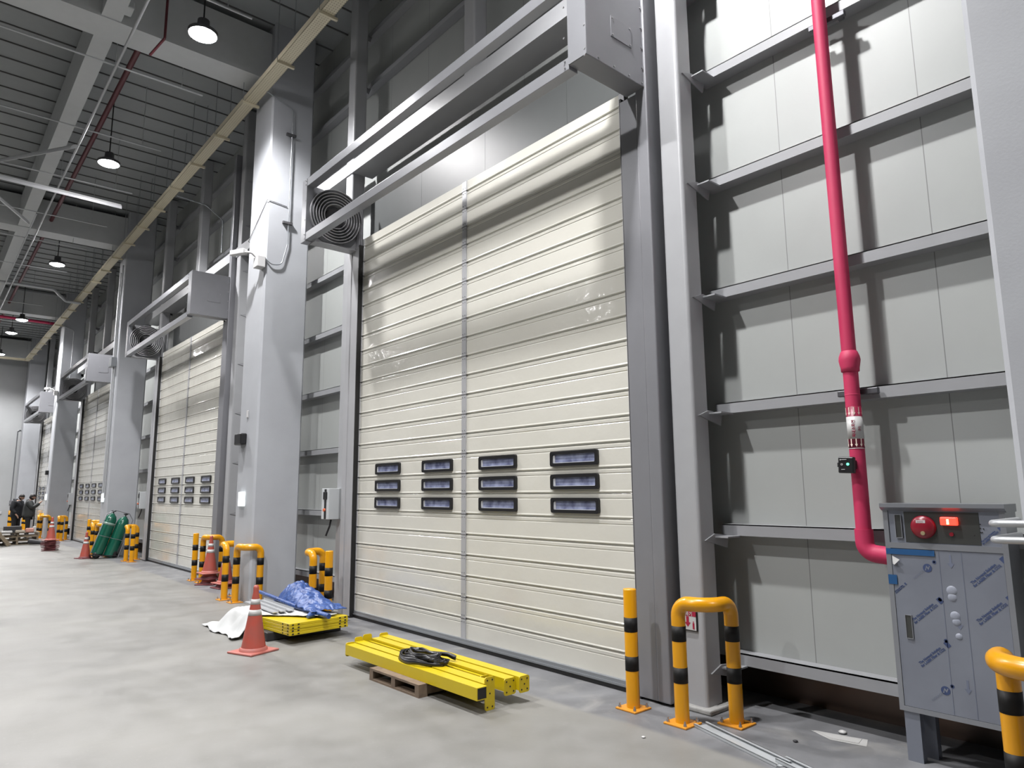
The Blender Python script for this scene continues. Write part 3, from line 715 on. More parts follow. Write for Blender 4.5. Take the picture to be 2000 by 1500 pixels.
MB().tube(fillet([(-11.17, 4.0, 8.62), (-11.17, 4.53, 8.45), (-11.17, 4.53, 5.95), (-11.17, 4.44, 5.55), (-11.17, 4.27, 5.52), (-11.19, 4.15, 5.62)], .12, 6), .010, 8).build('tube', GALV, cp)
for z in (7.95, 6.32): MB().box(-11.2, -11.15, 4.43, 4.60, z-.02, z+.02).build('clip', HOUSE, cp)
tag(MB().tube([(-12.01, 4.9, 6.0), (-12.01, 4.155, 6.14), (-11.6, 4.155, 6.4), (-11.19, 4.155, 6.66), (-11.19, 4.5, 6.62)], .006, 6).build('loose_wire', BLKP), 'thin dark wire strung around the near column above the camera', 'wire')
# second column conduit
cp = thing('cable_conduit', (-22.6, 4.13, 1.7), 'white conduit with a box running down the front of the column behind the cylinders', 'conduit')
MB().tube([(-22.55, 4.135, 8.2), (-22.55, 4.135, 1.75)], .03, 10).tube([(-22.42, 4.14, 8.4), (-22.42, 4.14, 1.6)], .018, 8).build('tube', WPIPE, cp)
MB().bevbox(-22.72, -22.36, 4.03, 4.165, 5.35, 5.62, .01).build('junction_box', GALV, cp)
cp = thing('cable_conduit', (-33.2, 4.5, 5.4), 'thin white conduit on the side of the column behind the two people', 'conduit')
MB().tube(fillet([(-33.17, 4.0, 8.62), (-33.17, 4.53, 8.45), (-33.17, 4.53, 6.0)], .12, 6), .013, 8).build('tube', WPIPE, cp)
cm2 = dup(cm, (-22, 0, .25), label='white bullet security camera on the column behind the two people')
# far wall conduits and sockets
tag(MB().tube(fillet([(-45.47, 5.0, 5.15), (-45.47, 4.05, 5.15), (-45.47, 4.05, 1.4)], .1), .02, 8).build('wall_conduit', GALV), 'grey conduit running down the far end wall to a small box', 'conduit')
tag(MB().bevbox(-45.5, -45.42, 3.99, 4.13, 1.2, 1.42, .01).build('switch_box', COVER), 'small grey box under the conduit on the far end wall', 'switch box')
for i in range(5):
    tag(MB().bevbox(-45.5, -45.45, 2.9+i*.17, 3.03+i*.17, .72, .85, .01).build('wall_socket', WHITE), 'white socket in a row low on the far end wall, %s from the left' % ('first', 'second', 'third', 'fourth', 'fifth')[i], 'socket', 'white sockets low on the far end wall')
# paper
pp = thing('paper_notice', (-10.1, 5.16, 1.4), 'sheet of printed paper hung behind the nearest control box', 'paper')
MB().box(-10.26, -9.75, 5.155, 5.16, 1.38, 2.24).build('sheet', PAPER, pp)
m = MB()
for i in range(14): m.box(-10.2, -10.2+random.uniform(.2, .4), 5.152, 5.155, 2.05-i*.045, 2.058-i*.045)
m.build('printed_lines', mat('grey_print', (.42, .44, .52), .6), pp)

# ------------------------------------------------------------------ yellow panel stack, sheet, tarp
tag(MB().bevbox(-9.30, -8.20, 3.28, 4.22, 0, .10, .012).build('plastic_pallet', PLPAL), 'black plastic pallet under the stack of flat yellow panels', 'pallet')
px0, px1, py0, py1 = -9.10, -7.70, 3.33, 4.07
RZ = Matrix.Rotation(math.radians(5), 3, 'Z')
for i in range(4):
    z = .102+i*.033; jx = random.uniform(-.006, .006); cen = (-8.552+jx, 3.709, z)
    t = thing('metal_shelf', (cen[0], cen[1], z), 'flat yellow steel shelf, %s in the stack on the black pallet' % ('bottom', 'second from the bottom', 'third from the bottom', 'topmost')[i], 'steel panel', 'flat yellow shelves on the black pallet')
    MB().bevbox(-.70, .70, -.38, .38, 0, .0315, .003, 1, RZ, cen).build('panel', BYEL, t)
    m = MB()
    for (a, b) in ((.7005, -.34), (.7005, -.27), (.7005, .27), (.7005, .34)): m.box(a, a+.002, b-.012, b+.012, .009, .023, RZ, cen)
    for a in (.66, .54, -.2): m.box(a-.012, a+.012, -.3825, -.3805, .009, .023, RZ, cen)
    m.build('edge_slots', BLACK, t)
def cloth(name, m, outline_fn, nx, ny, label, cat, thick=.006):
    vs = []; fs = []
    for i in range(nx+1):
        for j in range(ny+1): vs.append(outline_fn(i/nx, j/ny))
    for i in range(nx):
        for j in range(ny): a = i*(ny+1)+j; fs.append((a, a+1, a+ny+2, a+ny+1))
    o = MB().add(vs, fs, True).build(name, m)
    md = o.modifiers.new('thickness', 'SOLIDIFY'); md.thickness = thick; md.offset = 1
    return tag(o, label, cat)
def sstep(a, b, x):
    t = min(1, max(0, (x-a)/(b-a))); return t*t*(3-2*t)
def sheet_fn(u, v):
    # draped over the left part of the stack; right edge runs diagonally over the top shelf
    y = 3.02+1.0*v; x = -9.75+(1.22+.62*sstep(.25, .9, v))*u
    lx = (x+8.552)*math.cos(.087)+(y-3.709)*math.sin(.087); ly = -(x+8.552)*math.sin(.087)+(y-3.709)*math.cos(.087)
    inx = sstep(-1.02, -.68, lx); iny = sstep(-.62, -.385, ly)
    n = noise.noise(Vector((x*3, y*3, 1)))*.05 + abs(noise.noise(Vector((x*6, y*6, 4))))*.05
    h = .243*inx*iny
    on = 1 if h > .235 else 0
    return (x+.02*math.sin(17*y), y+.03*math.sin(9*x)*(1-iny), max(.008, h + (n if not on else abs(n)*.45) + .004))
cloth('white_sheet', SHEET, sheet_fn, 70, 44, 'crumpled white sheet draped over the left part of the yellow shelf stack', 'sheet')
def tarp_fn(u, v):
    x = -9.85+1.85*u; y = 3.90+.38*v-.10*u-.08*u*(1-v)
    wv = math.sin(PI*min(1, max(0, v)))**.5
    peak = (math.exp(-((u-.40)/.15)**2)*.20 + math.exp(-((u-.62)/.16)**2)*.13+.05)*wv*sstep(0, .15, u)*sstep(0, .1, 1-u)
    n = abs(noise.noise(Vector((x*5, y*5, 9))))*.10 + abs(noise.noise(Vector((x*13, y*13, 2))))*.06
    return (x + noise.noise(Vector((x*6, y*6, 5)))*.05, y+ noise.noise(Vector((x*7, y*7, 3)))*.03, .262*sstep(-9.9, -9.25, x) + .03 + (peak*.75 + n*.8)*(.35+.65*wv))
cloth('blue_tarpaulin', TARP, tarp_fn, 100, 44, 'crumpled blue tarpaulin bunched on top of the yellow shelves', 'tarpaulin')
m = MB().tube([(-9.95, 3.85, .33), (-9.3, 3.80, .325), (-8.6, 3.78, .30), (-8.1, 3.81, .285), (-7.75, 3.83, .275)], [.024, .026, .028, .034, .03], 12)
m.tube([(-8.12, 3.82, .29), (-8.02, 3.75, .275), (-7.98, 3.67, .262)], [.035, .045, .02], 10)
tag(m.build('wrapped_pole', TARP), 'long pole wrapped in blue film lying across the yellow panels', 'pole')
m = MB()
for dy, dz in ((0, .275), (-.10, .277), (-.19, .275)):
    m.box(-.55, .55, -.035, .035, 0, .012, Matrix.Rotation(-.05, 3, 'Z'), (-8.95, 3.68+dy, dz)); m.box(-.55, .55, .028, .035, 0, .035, Matrix.Rotation(-.05, 3, 'Z'), (-8.95, 3.68+dy, dz))
tag(m.build('metal_profiles', WPIPE), 'pale metal channel profiles lying on the white sheet', 'metal profiles')

# ------------------------------------------------------------------ wooden pallet with yellow beams and belt
def pallet(mb, w_, d_, h=.13, R=None, c=(0, 0, 0)):
    R = R or Matrix.Identity(3)
    for x in (-w_/2+.03, 0, w_/2-.03): mb.box(x-.03, x+.03, -d_/2, d_/2, .018, h-.018, R, c)
    nb = max(3, int(d_/.13))
    for i in range(nb):
        y = -d_/2+(d_-.09)*i/(nb-1); mb.box(-w_/2, w_/2, y, y+.09, h-.018, h, R, c)
    for y in (-d_/2, -.045, d_/2-.09): mb.box(-w_/2, w_/2, y, y+.09, 0, .018, R, c)
    return mb
tag(pallet(MB(), .80, .66, .105, Matrix.Rotation(math.radians(1), 3, 'Z'), (-5.54, 3.69, 0)).build('wooden_pallet', WOOD), 'small wooden pallet under the yellow beams', 'pallet')
def beam(x0, y0, x1, y1, w_, h, z, label, kind, ends):
    L_ = math.hypot(x1-x0, y1-y0); an = math.atan2(y1-y0, x1-x0); R = Matrix.Rotation(an, 3, 'Z'); c = ((x0+x1)/2, (y0+y1)/2, z)
    t = thing('yellow_beam', c, label, 'steel beam', 'yellow steel beams on the wooden pallet')
    a, b = w_/2, L_/2; th = .006
    m = MB()
    if kind == 'box':
        m.box(-b, b, -a, a, h-th, h, R, c).box(-b, b, -a, a, 0, th, R, c).box(-b, b, -a, -a+th, th, h-th, R, c).box(-b, b, a-th, a, th, h-th, R, c)
    else:       # channel, open side up
        m.box(-b, b, -a, a, 0, th, R, c).box(-b, b, -a, -a+th, th, h, R, c).box(-b, b, a-th, a, th, h, R, c)
        m.box(-b, b, -a, -a+.035, h-th, h, R, c).box(-b, b, a-.035, a, h-th, h, R, c)
    m.build('profile', BYEL, t)
    if kind == 'box':
        m = MB().box(b-.05, b-.002, -a+th, a-th, th, h-th, R, c); m.build('dark_hollow', BLACK, t)
    for (s, pw, ph, pz) in ends:
        m = MB(); poly = rounded_rect(-pw, pw, pz, pz+ph, .02)
        fn = lambda p, q, d: tuple(R @ Vector((d, p, q)) + Vector(c))
        m.prism(poly, fn, s*(b+.001), s*(b+.009)); pe = m.build('end_plate', BYEL, t)
        hh = MB()
        for (p, q) in ((-pw+.025, pz+.025), (pw-.025, pz+.025), (-pw+.025, pz+ph-.025), (pw-.025, pz+ph-.025), (0, pz+ph/2)):
            hh.tube([R @ Vector((s*(b+.0085), p, q)) + Vector(c), R @ Vector((s*(b+.011), p, q)) + Vector(c)], .007, 8)
        hh.build('bolt_holes', BLACK, pe)
    return t
zb = .106
beam(-6.56, 3.485, -4.45, 3.50, .10, .095, zb, 'yellow box beam with an open black end, frontmost on the wooden pallet', 'box', [(-1, .05, .13, -.02)])
beam(-6.60, 3.60, -4.50, 3.61, .105, .10, zb, 'yellow beam with a tall upright end plate, second from the front', 'box', [(1, .05, .25, -.105), (-1, .045, .14, .0)])
beam(-6.62, 3.71, -4.70, 3.715, .10, .08, zb, 'yellow open channel beam in the middle of the row on the wooden pallet', 'ch', [(-1, .05, .15, .0), (1, .05, .11, -.01)])
beam(-6.64, 3.815, -4.50, 3.82, .10, .10, zb, 'yellow beam fourth from the front on the wooden pallet', 'box', [(1, .062, .13, -.03)])
beam(-6.66, 3.925, -4.45, 3.93, .10, .105, zb, 'yellow beam rearmost on the wooden pallet, nearest the door', 'box', [(-1, .05, .13, 0), (1, .055, .13, -.02)])
bl = MB()
def strap(path, w_=.028):
    vs = []; fs = []; n = len(path)
    for i, p in enumerate(path):
        t_ = (Vector(path[min(i+1, n-1)])-Vector(path[max(i-1, 0)])).normalized(); b = Vector((0, 0, 1)); s_ = t_.cross(b).normalized()*.004; p = Vector(p)
        up = Vector((0, 0, w_/2)) + s_*2.2*math.sin(i*.35)
        vs += [p-up-s_, p+up-s_, p+up+s_, p-up+s_]
    for i in range(n-1):
        for k in range(4): fs.append((i*4+k, i*4+(k+1) % 4, i*4+4+(k+1) % 4, i*4+4+k))
    fs += [(0, 1, 2, 3), tuple((n-1)*4+k for k in range(4))]
    bl.add(vs, fs, True)
for q in range(7):
    pth = []; a_, b_ = .30-.02*q, .145-.012*q
    for k in range(49):
        an = 2*PI*k/48 + q*.4
        pth.append((-5.46+a_*math.cos(an)+.02*math.sin(3*an+q), 3.62+b_*math.sin(an)+.02*math.cos(2*an+q), .226+.008*q+.008*math.sin(4*an+q)))
    strap(pth, .034)
strap([(-5.6+.3*k/10, 3.62+.016*k, .262) for k in range(11)] + [(-5.28+.012*k, 3.79+.004*k, .255-.003*k) for k in range(6)], .036)
tag(bl.build('rubber_belt', BLKP), 'coiled black rubber strap lying on the yellow beams', 'strap')

# ------------------------------------------------------------------ strip on the floor, small litter
fs_ = thing('floor_channel', (-2.8, 4.45, 0), 'long galvanised metal channel lying on the floor below the nearest pipe guard', 'metal channel')
STRIPM = mat('bright_channel', (.42, .44, .45), .35, .25)
def lstrip(p0, p1, w_, name, m, z=.0):
    p0 = Vector(p0); p1 = Vector(p1); d = p1-p0; R = Matrix.Rotation(math.atan2(d.y, d.x), 3, 'Z'); L_ = d.length/2; c = ((p0.x+p1.x)/2, (p0.y+p1.y)/2, z)
    mb = MB().box(-L_, L_, -w_/2, w_/2, 0, .004, R, c).box(-L_, L_, -w_/2, -w_/2+.004, 0, .022, R, c).box(-L_, L_, w_/2-.004, w_/2, 0, .022, R, c)
    mb.box(-L_, L_, -w_/2, -w_/2+.02, .018, .022, R, c).box(-L_, L_, w_/2-.02, w_/2, .018, .022, R, c)
    return mb.build(name, m, fs_)
lstrip((-3.18, 4.525, 0), (-2.40, 4.27, 0), .125, 'channel_length', STRIPM)
lstrip((-2.45, 4.33, 0), (-1.2, 3.92, 0), .10, 'channel_length', STRIPM, .004)
tag(MB().add([(-2.60, 5.02, .002), (-2.25, 5.12, .002), (-2.2, 4.98, .002), (-2.42, 4.93, .002)], [(0, 1, 2, 3)]).prism([(-2.58, 5.03), (-2.28, 5.10), (-2.26, 5.0), (-2.42, 4.96)], XY, .001, .004).build('floor_patch', mat('patch_grey', (.36, .36, .35), .7)), 'thin pale scrap of board on the floor below the panel wall', 'scrap')
lit = [(-2.56, 4.72, .018, 'dark pebble like scrap on the floor right of the nearest pipe guard', DARK), (-2.42, 5.12, .03, 'white crumpled paper scrap on the floor by the pale board scrap', REFL), (-3.30, 4.02, .015, 'tiny pale stone on the floor below the nearest pipe guard', REFL)]
for (x, y, r, lb, mm) in lit:
    m = MB().lathe([(r*.5, 0), (r, r*.3), (r*.8, r*.6), (r*.2, r*.8)], (x, y, 0), 7)
    tag(m.build('litter', mm), lb, 'litter')

# ------------------------------------------------------------------ gas cylinder trolley
gt = thing('cylinder_trolley', (-21.9, 4.0, 0), 'black two wheeled trolley carrying the green gas cylinders', 'trolley')
lean = Matrix.Rotation(math.radians(22), 3, 'X')      # leans back towards the wall
def tilt(v): return Matrix.Rotation(math.radians(-24), 3, 'X') @ Vector(v)
base = Vector((-21.75, 3.93, .10))
RT = Matrix.Rotation(math.radians(-17), 3, 'X')
m = MB().bevbox(-.16, .16, -.14, .52, -.03, 0, .01, 2, RT @ Matrix.Rotation(math.radians(12), 3, 'X'), base).build('foot_plate', BLKP, gt)
for dy in (-.02, .40):
    MB().lathe([(.09, -.025), (.09, .025), (.05, .028), (.0501, .03)], base+Vector((.12, dy, -.01)), 18, Matrix.Rotation(PI/2, 3, 'Y')).build('wheel', BLACK, gt)
m = MB()
for dx in (-.15,):
    m.tube([base + RT @ Vector((.17, -.17, 0)), base + RT @ Vector((.17, -.17, 1.08)), base + RT @ Vector((.17, .0, 1.22)), base + RT @ Vector((.17, .36, 1.22)), base + RT @ Vector((.17, .5, 1.08)), base + RT @ Vector((.17, .5, 0))], .012, 8)
m.tube([base + RT @ Vector((.17, -.16, .5)), base + RT @ Vector((.17, .5, .5))], .006, 6)
m.build('frame', COVER, gt)
for i, dy in enumerate((0.0, .32)):
    o = base + RT @ Vector((0, dy, .005))
    t = thing('gas_cylinder', o, 'green gas cylinder on the trolley, %s' % ('nearer the lone cone' if i == 0 else 'nearer the pipe guards left of the second door'), 'gas cylinder', 'green gas cylinders')
    MB().lathe([(.11, 0), (.15, .015), (.155, .05), (.155, .88), (.145, .98), (.11, 1.06), (.05, 1.11), (.045, 1.13)], o, 28, RT).build('shell', CYL, t)
    vl = MB().lathe([(.018, 1.13), (.018, 1.18), (.03, 1.185), (.03, 1.21), (.01, 1.215)], o, 12, RT); vl.tube([o + RT @ Vector((0, -.06, 1.18)), o + RT @ Vector((0, .05, 1.20))], .014, 8)
    vl.build('valve', BLKP, t)
    if i == 0: MB().lathe([(.1555, .80), (.1565, .80), (.1565, .87), (.1555, .87)], o, 28, RT).build('label_band', CYL2, t)

# ------------------------------------------------------------------ pallets at the left
stk = [(0, 0, 0), (.02, -.03, .02), (-.03, .03, -.03)]
for i, (dx, dy, a) in enumerate(stk):
    m = pallet(MB(), 1.25, 1.15, .135, Matrix.Rotation(PI/2+a, 3, 'Z'), (-30.3+dx, 2.95+dy, .136*i))
    tag(m.build('wooden_pallet', WOOD2), 'worn wooden pallet, %s in the stack in front of the two people' % ('bottom', 'middle', 'topmost')[i], 'pallet', 'stacked pallets at the left')
m = pallet(MB(), 1.1, 1.1, .13, Matrix.Rotation(-.9, 3, 'X'), (-29.6, 2.28, .42)); tag(m.build('wooden_pallet', WOOD2), 'wooden pallet leaning steeply at the left picture edge', 'pallet')
zt = .409
tag(MB().bevbox(-30.1, -29.75, 2.55, 3.05, zt, zt+.22, .01).build('dark_crate', DARK), 'dark open crate on top of the pallet stack', 'crate')
for (x, y, sx, sy, h, lb, mm) in ((-29.68, 2.62, .07, .16, .08, 'pale bag lying at the front left of the pallet stack', REFL), (-29.72, 3.0, .08, .14, .09, 'tan bag lying on the pallet stack beside the dark crate', BAG), (-29.78, 3.28, .09, .12, .14, 'pinkish bundle on the pallet stack in front of the left person', mat('pinkish', (.5, .25, .2), .7)), (-29.8, 3.42, .05, .05, .2, 'white bottle like object at the right end of the pallet stack', REFL)):
    m = MB().bevbox(x-sx, x+sx, y-sy, y+sy, zt, zt+h, min(sx, sy, h)*.35, 3)
    tag(m.build('bundle', mm), lb, 'bundle')
tag(MB().bevbox(-30.0, -29.6, 1.7, 2.35, 1.06, 1.16, .03, 3).build('yellow_bundle', YEL), 'yellow object on top of the leaning pallet at the left edge', 'bundle')
tag(MB().tube([(-29.2, 3.25, .13), (-28.6, 3.75, .06)], [.09, .05], 8).build('dark_sack', DARK), 'dark sack on the floor at the right end of the pallet stack', 'sack')

# ------------------------------------------------------------------ people
def skin(name, m, joints, edges, parent, root=0, sub=2):
    me = bpy.data.meshes.new(name); o_ = ORG[parent.name]
    me.from_pydata([Vector(j[0])-o_ for j in joints], edges, []); me.materials.append(m)
    ob = bpy.data.objects.new(name, me); C.objects.link(ob); ob.parent = parent; ORG[ob.name] = o_
    ob.modifiers.new('skin', 'SKIN').use_smooth_shade = True
    for i, j in enumerate(joints):
        sv = me.skin_vertices[0].data[i]; r = j[1]; sv.radius = r if isinstance(r, tuple) else (r, r); sv.use_root = (i == root)
    md = ob.modifiers.new('sub', 'SUBSURF'); md.levels = sub; md.render_levels = sub
    for p in me.polygons: p.use_smooth = True
    return ob
def person(x, y, face, label, coat, arms, bend=.08, hood=True):
    """face: heading angle of the body; arms: 'down' or 'up'"""
    t = thing('person', (x, y, 0), label, 'person', 'people by the far pallets')
    R = Matrix.Rotation(face, 3, 'Z')
    def P(a, b, c): return Vector((x, y, 0)) + R @ Vector((a, b, c))        # a sideways, b forwards
    J = [(P(0, 0, .95), (.15, .11)), (P(0, .01, 1.12), (.14, .10)), (P(0, .01, 1.32), (.16, .11)), (P(0, .02, 1.44), (.09, .08)), (P(0, .05, 1.50), .055)]
    E = [(0, 1), (1, 2), (2, 3), (3, 4)]
    coatJ = [(P(0, 0, .82), (.27, .23)), (P(0, 0, .98), (.26, .22)), (P(0, 0, 1.15), (.25, .20)), (P(0, .01, 1.33), (.24, .19)), (P(0, .01, 1.44), (.13, .12)), (P(0, .03, 1.50), (.095, .09))]
    coatE = [(0, 1), (1, 2), (2, 3), (3, 4), (4, 5)]
    for s in (-1, 1):
        if arms == 'down': A = [(s*.19, .01, 1.40), (s*.25, .0, 1.14), (s*.22, .16, .95)]
        else: A = [(s*.19, .01, 1.40), (s*.27, .12, 1.20), (s*.12, .34, 1.40)]
        k = len(J); J += [(P(*A[0]), .055), (P(*A[1]), .042), (P(*A[2]), .03)]; E += [(3, k), (k, k+1), (k+1, k+2)]
        d = (Vector(A[2])-Vector(A[1])).normalized(); h0 = Vector(A[2])+d*.07
        J.append((P(*h0), (.034, .02))); E.append((k+2, k+3))
        for q, (off, ln) in enumerate(((-.024, .06), (-.008, .07), (.008, .066), (.023, .052))):
            kk = len(J); b0 = h0+Vector((off, 0, 0))+d*.02; b1 = b0+d*ln*.6+Vector((0, -.006, -.01)); b2 = b1+d*ln*.4+Vector((0, -.012, -.018))
            J += [(P(*b0), .009), (P(*b1), .0085), (P(*b2), .008)]; E += [(k+3, kk), (kk, kk+1), (kk+1, kk+2)]
        kk = len(J); b0 = h0-d*.03+Vector((-s*.035, 0, 0)); J += [(P(*b0), .011), (P(*(b0+d*.045+Vector((-s*.015, 0, 0)))), .009)]; E += [(k+3, kk), (kk, kk+1)]
        ck = len(coatJ); coatJ += [(P(*A[0]), .115), (P(*A[1]), .095), (P(*(Vector(A[2])-d*.02)), .07)]; coatE += [(3, ck), (ck, ck+1), (ck+1, ck+2)]
        k = len(J); J += [(P(s*.09, 0, .88), .085), (P(s*.10, .02, .48), .055), (P(s*.10, -.01, .10), .036), (P(s*.10, .12, .045), (.035, .03))]; E += [(0, k), (k, k+1), (k+1, k+2), (k+2, k+3)]
    skin('body', SKIN, J, E, t)
    skin('jacket', coat, coatJ, coatE, t)
    lj = [(P(0, 0, .94), (.16, .12))]; le = []
    for s in (-1, 1):
        k = len(lj); lj += [(P(s*.09, 0, .84), .10), (P(s*.10, .02, .48), .078), (P(s*.10, -.01, .07), .07)]; le += [(0, k), (k, k+1), (k+1, k+2)]
    skin('trousers', TROUS, lj, le, t)
    for s in (-1, 1): MB().bevbox(-.045, .045, -.10, .17, 0, .09, .03, 3, R, P(s*.10, 0, 0)).build('shoe', SHOE, t)
    # head
    hc = P(0, .05+bend, 1.61); RH = R @ Matrix.Rotation(-bend*4, 3, 'X'); hm = MB(); vs = []; n1, n2 = 18, 14
    for i in range(n2+1):
        th = PI*i/n2
        for k in range(n1):
            ph = 2*PI*k/n1; a = math.sin(th)*math.cos(ph); b = math.sin(th)*math.sin(ph); c = math.cos(th)
            v = Vector((a*.075, b*.098, c*.118))
            if c < -.1: v.x *= 1+.28*c; v.y *= 1+.1*c
            if b > .9 and -.25 < c < .1 and abs(a) < .3: v.y += .02       # nose
            if b > .75 and -.05 < c < .2 and .2 < abs(a) < .6: v.y -= .008    # eye sockets
            vs.append(hc + RH @ v)
    fs = [(i*n1+k, i*n1+(k+1) % n1, (i+1)*n1+(k+1) % n1, (i+1)*n1+k) for i in range(n2) for k in range(n1)]
    hm.add(vs, fs, True)
    for s in (-1, 1): hm.lathe([(.014, -.006), (.024, 0), (.014, .008)], hc + RH @ Vector((s*.078, -.005, -.01)), 10, RH @ Matrix.Rotation(PI/2, 3, 'Y'))
    hd_ = hm.build('head', SKIN, t)
    fm = MB()
    for s in (-1, 1): fm.box(-.012, .012, 0, .006, -.004, .004, RH, hc + RH @ Vector((s*.030, .088, .012)))
    fm.build('eyes', HAIR, hd_)
    MB().box(-.02, .02, 0, .006, -.003, .003, RH, hc + RH @ Vector((0, .09, -.055))).build('mouth', mat('lips', (.42, .18, .15), .5), hd_)
    hv = []
    for i in range(n2+1):
        th = PI*i/n2
        for k in range(n1):
            ph = 2*PI*k/n1; a = math.sin(th)*math.cos(ph); b = math.sin(th)*math.sin(ph); c = math.cos(th)
            g = 1.10 if (c > .35 or b < -.05+.25*c) and c > -.55 else .9
            hv.append(hc + RH @ Vector((a*.078*g, b*.10*g, c*.120*g)))
    MB().add(hv, fs, True).build('hair', HAIR, hd_)
    if hood: skin('hood', coat, [(P(-.10, .0, 1.49), .05), (P(0, -.10, 1.47), .075), (P(.10, .0, 1.49), .05)], [(0, 1), (1, 2)], t, 1)
    return t
person(-33.4, 3.20, -.75, 'person in a black hooded jacket looking down, seen behind the pallet stack', COATB, 'down', .10)
person(-32.8, 3.52, -.15, 'person in a charcoal green jacket holding both hands up to the face', COATG, 'up', .04)

# ------------------------------------------------------------------ overhead
for k in range(5):
    xc = -11.65-11*k if k < 4 else -.65
    m = MB().box(xc-.29, xc+.29, YB, 4.18, 8.95, 9.85)
    lb = ['the nearest seen roof girder, running over the column with the camera', 'roof girder running over the column behind the gas cylinders', 'roof girder running over the column behind the two people', 'roof girder over the far end of the hall', 'roof girder over the column at the right picture edge'][k]
    tag(m.build('roof_girder', GIRDER), lb, 'roof girder', 'roof girders')
tag(MB().box(XF, XR, 1.53, 1.80, 8.97, 9.75).build('roof_beam', GIRDER), 'long grey roof beam crossing under all the girders', 'roof beam')
rx = thing('cable_tray', (-20, 3.95, 8.6), 'long cream perforated cable tray hung below the roof along the doors', 'cable tray')
ty0, ty1, tz = 3.85, 4.055, 8.60
MB().box(-43.4, 3, ty0, ty1, tz, tz+.004).box(-43.4, -43.2, -12, ty0, tz, tz+.004).build('perforated_floor', CREAM, rx)
MB().box(-43.2, 3, ty0, ty0+.004, tz, tz+.10).box(-43.4, 3, ty1-.004, ty1, tz, tz+.10).box(-43.4, -43.396, -12, ty1, tz, tz+.1).box(-43.204, -43.2, -12, ty0, tz, tz+.1).build('tray_sides', CREAMS, rx)
xx = .5; 
while xx > -43:
    b_ = MB().box(xx, xx+.042, ty0-.03, ty1+.06, tz-.045, tz-.002).build('tray_bracket', CREAMS, rx)
    MB().cyl((xx+.02, ty0-.02, tz-.05), (xx+.02, ty0-.02, ZC), .006, 6).cyl((xx+.02, ty1+.045, tz-.05), (xx+.02, ty1+.045, ZC), .006, 6).build('hanger_rod', GALV, b_)
    xx -= 1.53
# lamps
def make_lamp(x, y, label):
    t = thing('high_bay_lamp', (x, y, LAMPZ), label, 'ceiling lamp', 'round ceiling lamps')
    MB().lathe([(.21, 0), (.215, .05), (.15, .09), (.09, .12), (.085, .24), (.02, .26)], (x, y, LAMPZ), 28).build('housing', HOUSE, t)
    MB().lathe([(.001, -.05), (.08, -.045), (.15, -.025), (.195, -.004), (.195, 0), (.001, 0)], (x, y, LAMPZ), 28).build('lens', LENS, t)
    MB().cyl((x, y, LAMPZ+.26), (x, y, ZC), .012, 8).build('pendant_rod', BLKP, t)
    ld = bpy.data.lights.new('lamp_light', 'SPOT'); ld.energy = SPOTW; ld.spot_size = math.radians(146); ld.spot_blend = .6; ld.shadow_soft_size = .13; ld.color = (1, .985, .99)
    lo = bpy.data.objects.new('lamp_light', ld); C.objects.link(lo); lo.parent = t; lo.location = (0, 0, -.07)
    return t
nm = ['nearest and largest glowing ceiling lamp', 'second glowing ceiling lamp from the front', 'third glowing ceiling lamp from the front', 'fourth glowing ceiling lamp from the front', 'fifth glowing ceiling lamp, small in the distance', 'farthest ceiling lamp near the end wall', 'ceiling lamp above the nearest door, outside the picture', 'ceiling lamp above the steel cabinet, outside the picture']
l0 = make_lamp(*ROW1[0], nm[0])
for (x, y), lb in zip(ROW1[1:], nm[1:]): dup(l0, (x-ROW1[0][0], y-ROW1[0][1], 0), label=lb)
for r, nmr in ((ROW2, 'middle row'), (ROW3, 'rear row')):
    for i, (x, y) in enumerate(r): dup(l0, (x-ROW1[0][0], y-ROW1[0][1], 0), label='ceiling lamp of the %s outside the picture' % nmr)
# sprinkler pipes and conduits
def pipe(name, pts, r, m, label, cat='pipe', group=None, fr=.1, hang=None):
    t = MB().tube(fillet(pts, fr) if len(pts) > 2 else pts, r, 8)
    if hang:
        for (hx, hy) in hang: t.cyl((hx, hy, pts[0][2]), (hx, hy, ZC), .006, 6)
    return tag(t.build(name, m), label, cat, group)
pipe('sprinkler_main', [(0, 1.89, 8.6), (XF, 1.89, 8.6)], .022, WPIPE, 'thin white pipe running the length of the hall beside the long roof beam', hang=[(-12.1-5.5*i, 1.89) for i in range(6)])
pipe('sprinkler_main', [(-20, 1.72, 8.6), (XF, 1.72, 8.6)], .018, WPIPE, 'thinner white pipe running beside the long one in the far half of the hall')
pipe('fire_pipe', [(-11.95, 2.27, 9.3), (XF, 2.27, 9.3)], .05, DKRED, 'dark red fire pipe running away under the roof deck')
yps = [(-12.19, .5, 3.28), (-14.84, .3, 3.26), (-17.5, .3, 3.3), (-20.2, .3, 3.28), (-22.5, .3, 3.2), (-25.3, .3, 3.12), (-9.6, .3, 3.2), (-30.5, .3, 3.1), (-34, .3, 3.1)]
od = ['first', 'second', 'third', 'fourth', 'fifth', 'sixth', 'nearest', 'eighth', 'farthest']
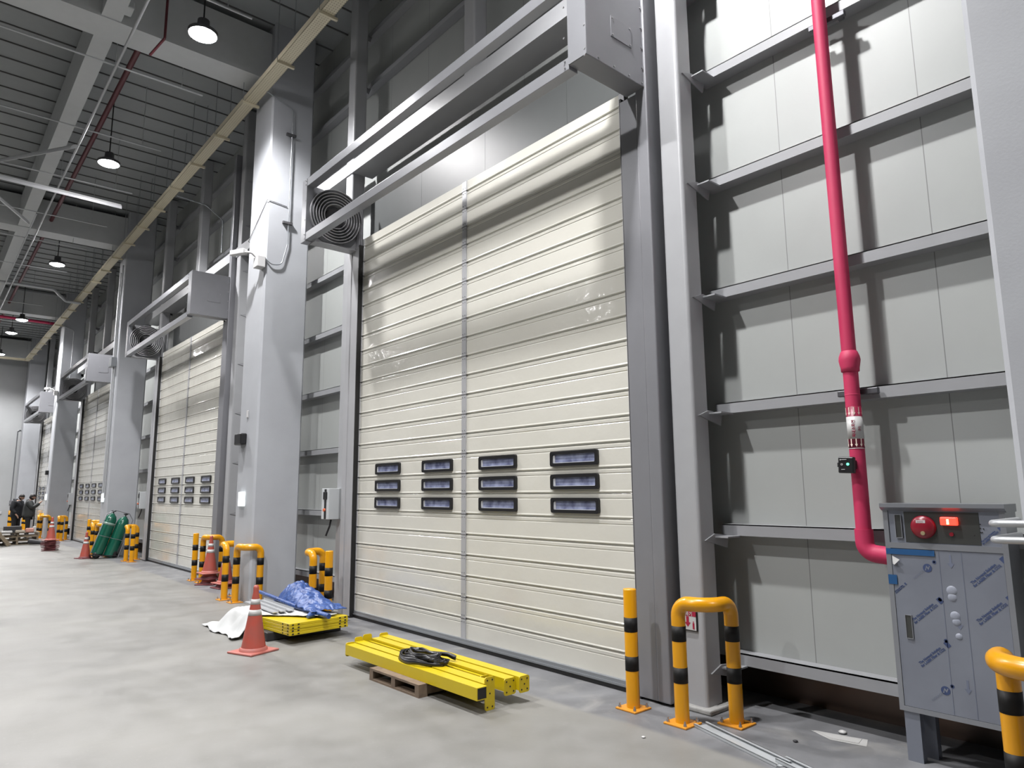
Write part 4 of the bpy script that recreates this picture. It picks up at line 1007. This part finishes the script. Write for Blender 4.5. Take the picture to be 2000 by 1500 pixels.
for (x, a, b), o_ in zip(yps, od):
    pipe('sprinkler_branch', [(x, -8, 8.7), (x, b, 8.7)], .016, WPIPE, '%s thin white branch pipe crossing under the roof towards the lamps' % o_, group='thin white branch pipes', hang=[(x, b-.35), (x, -.2)])
pipe('branch_conduit', [(-27.8, -6, 8.7), (-27.8, 3.1, 8.7), (-28.4, 3.55, 8.5), (-28.4, 4.0, 8.5)], .05, WPIPE, 'thicker white conduit with a kink joining the cream cable tray', fr=.12)
pipe('fire_pipe', [(-34.3, -6, 9.0), (-35, 5.0, 9.0)], .06, PINK, 'crimson pipe crossing below the far roof girder')
pipe('sprinkler_drop', [(-11.0, 2.35, 9.95), (-11.0, 2.35, 8.75), (-11.2, 2.2, 8.5)], .02, DKRED, 'thin dark red drop pipe bent at its lower end, hanging near the first girder', fr=.05)
tag(MB().bevbox(-11.2, -10.95, 1.55, 1.9, 9.0, 9.12, .02).build('junction_box', GIRDER), 'pale box hanging under the roof at the top picture edge', 'junction box')
pipe('wall_conduit', [(-16.6, 4.05, 8.55), (-16.6, 4.7, 8.5), (-16.55, 5.1, 8.2), (-16.55, 5.1, 7.4)], .014, GALV, 'thin curved conduit from the cream tray down to the wall above the second door', fr=.15)
# ceiling fan
fx, fy, fz = -17.05, .19, 8.2
fan = thing('ceiling_fan', (fx, fy, fz), 'large grey ceiling fan with long straight blades at the left edge', 'ceiling fan')
MB().lathe([(.05, -.16), (.22, -.14), (.26, -.05), (.26, .08), (.12, .14), (.06, .2)], (fx, fy, fz), 24).build('hub', GIRDER, fan)
MB().cyl((fx, fy, fz+.15), (fx, fy, ZC), .045, 12).build('down_rod', GIRDER, fan)
FANM = mat('fan_blade_grey', (.62, .63, .65), .35, .1)
for k in range(6):
    a = math.radians(93+60*k-1.5*k*.0); R = Matrix.Rotation(a, 3, 'Z') @ Matrix.Rotation(math.radians(40), 3, 'X')
    prof = [(-.11, .0), (-.07, .035), (.0, .05), (.06, .04), (.11, .006), (.11, -.006), (.0, -.02), (-.11, -.008)]
    MB().prism(prof, lambda p, q, d: tuple(R @ Vector((d, p, q)) + Vector((fx, fy, fz))), .2, 2.85).build('blade', FANM, fan)
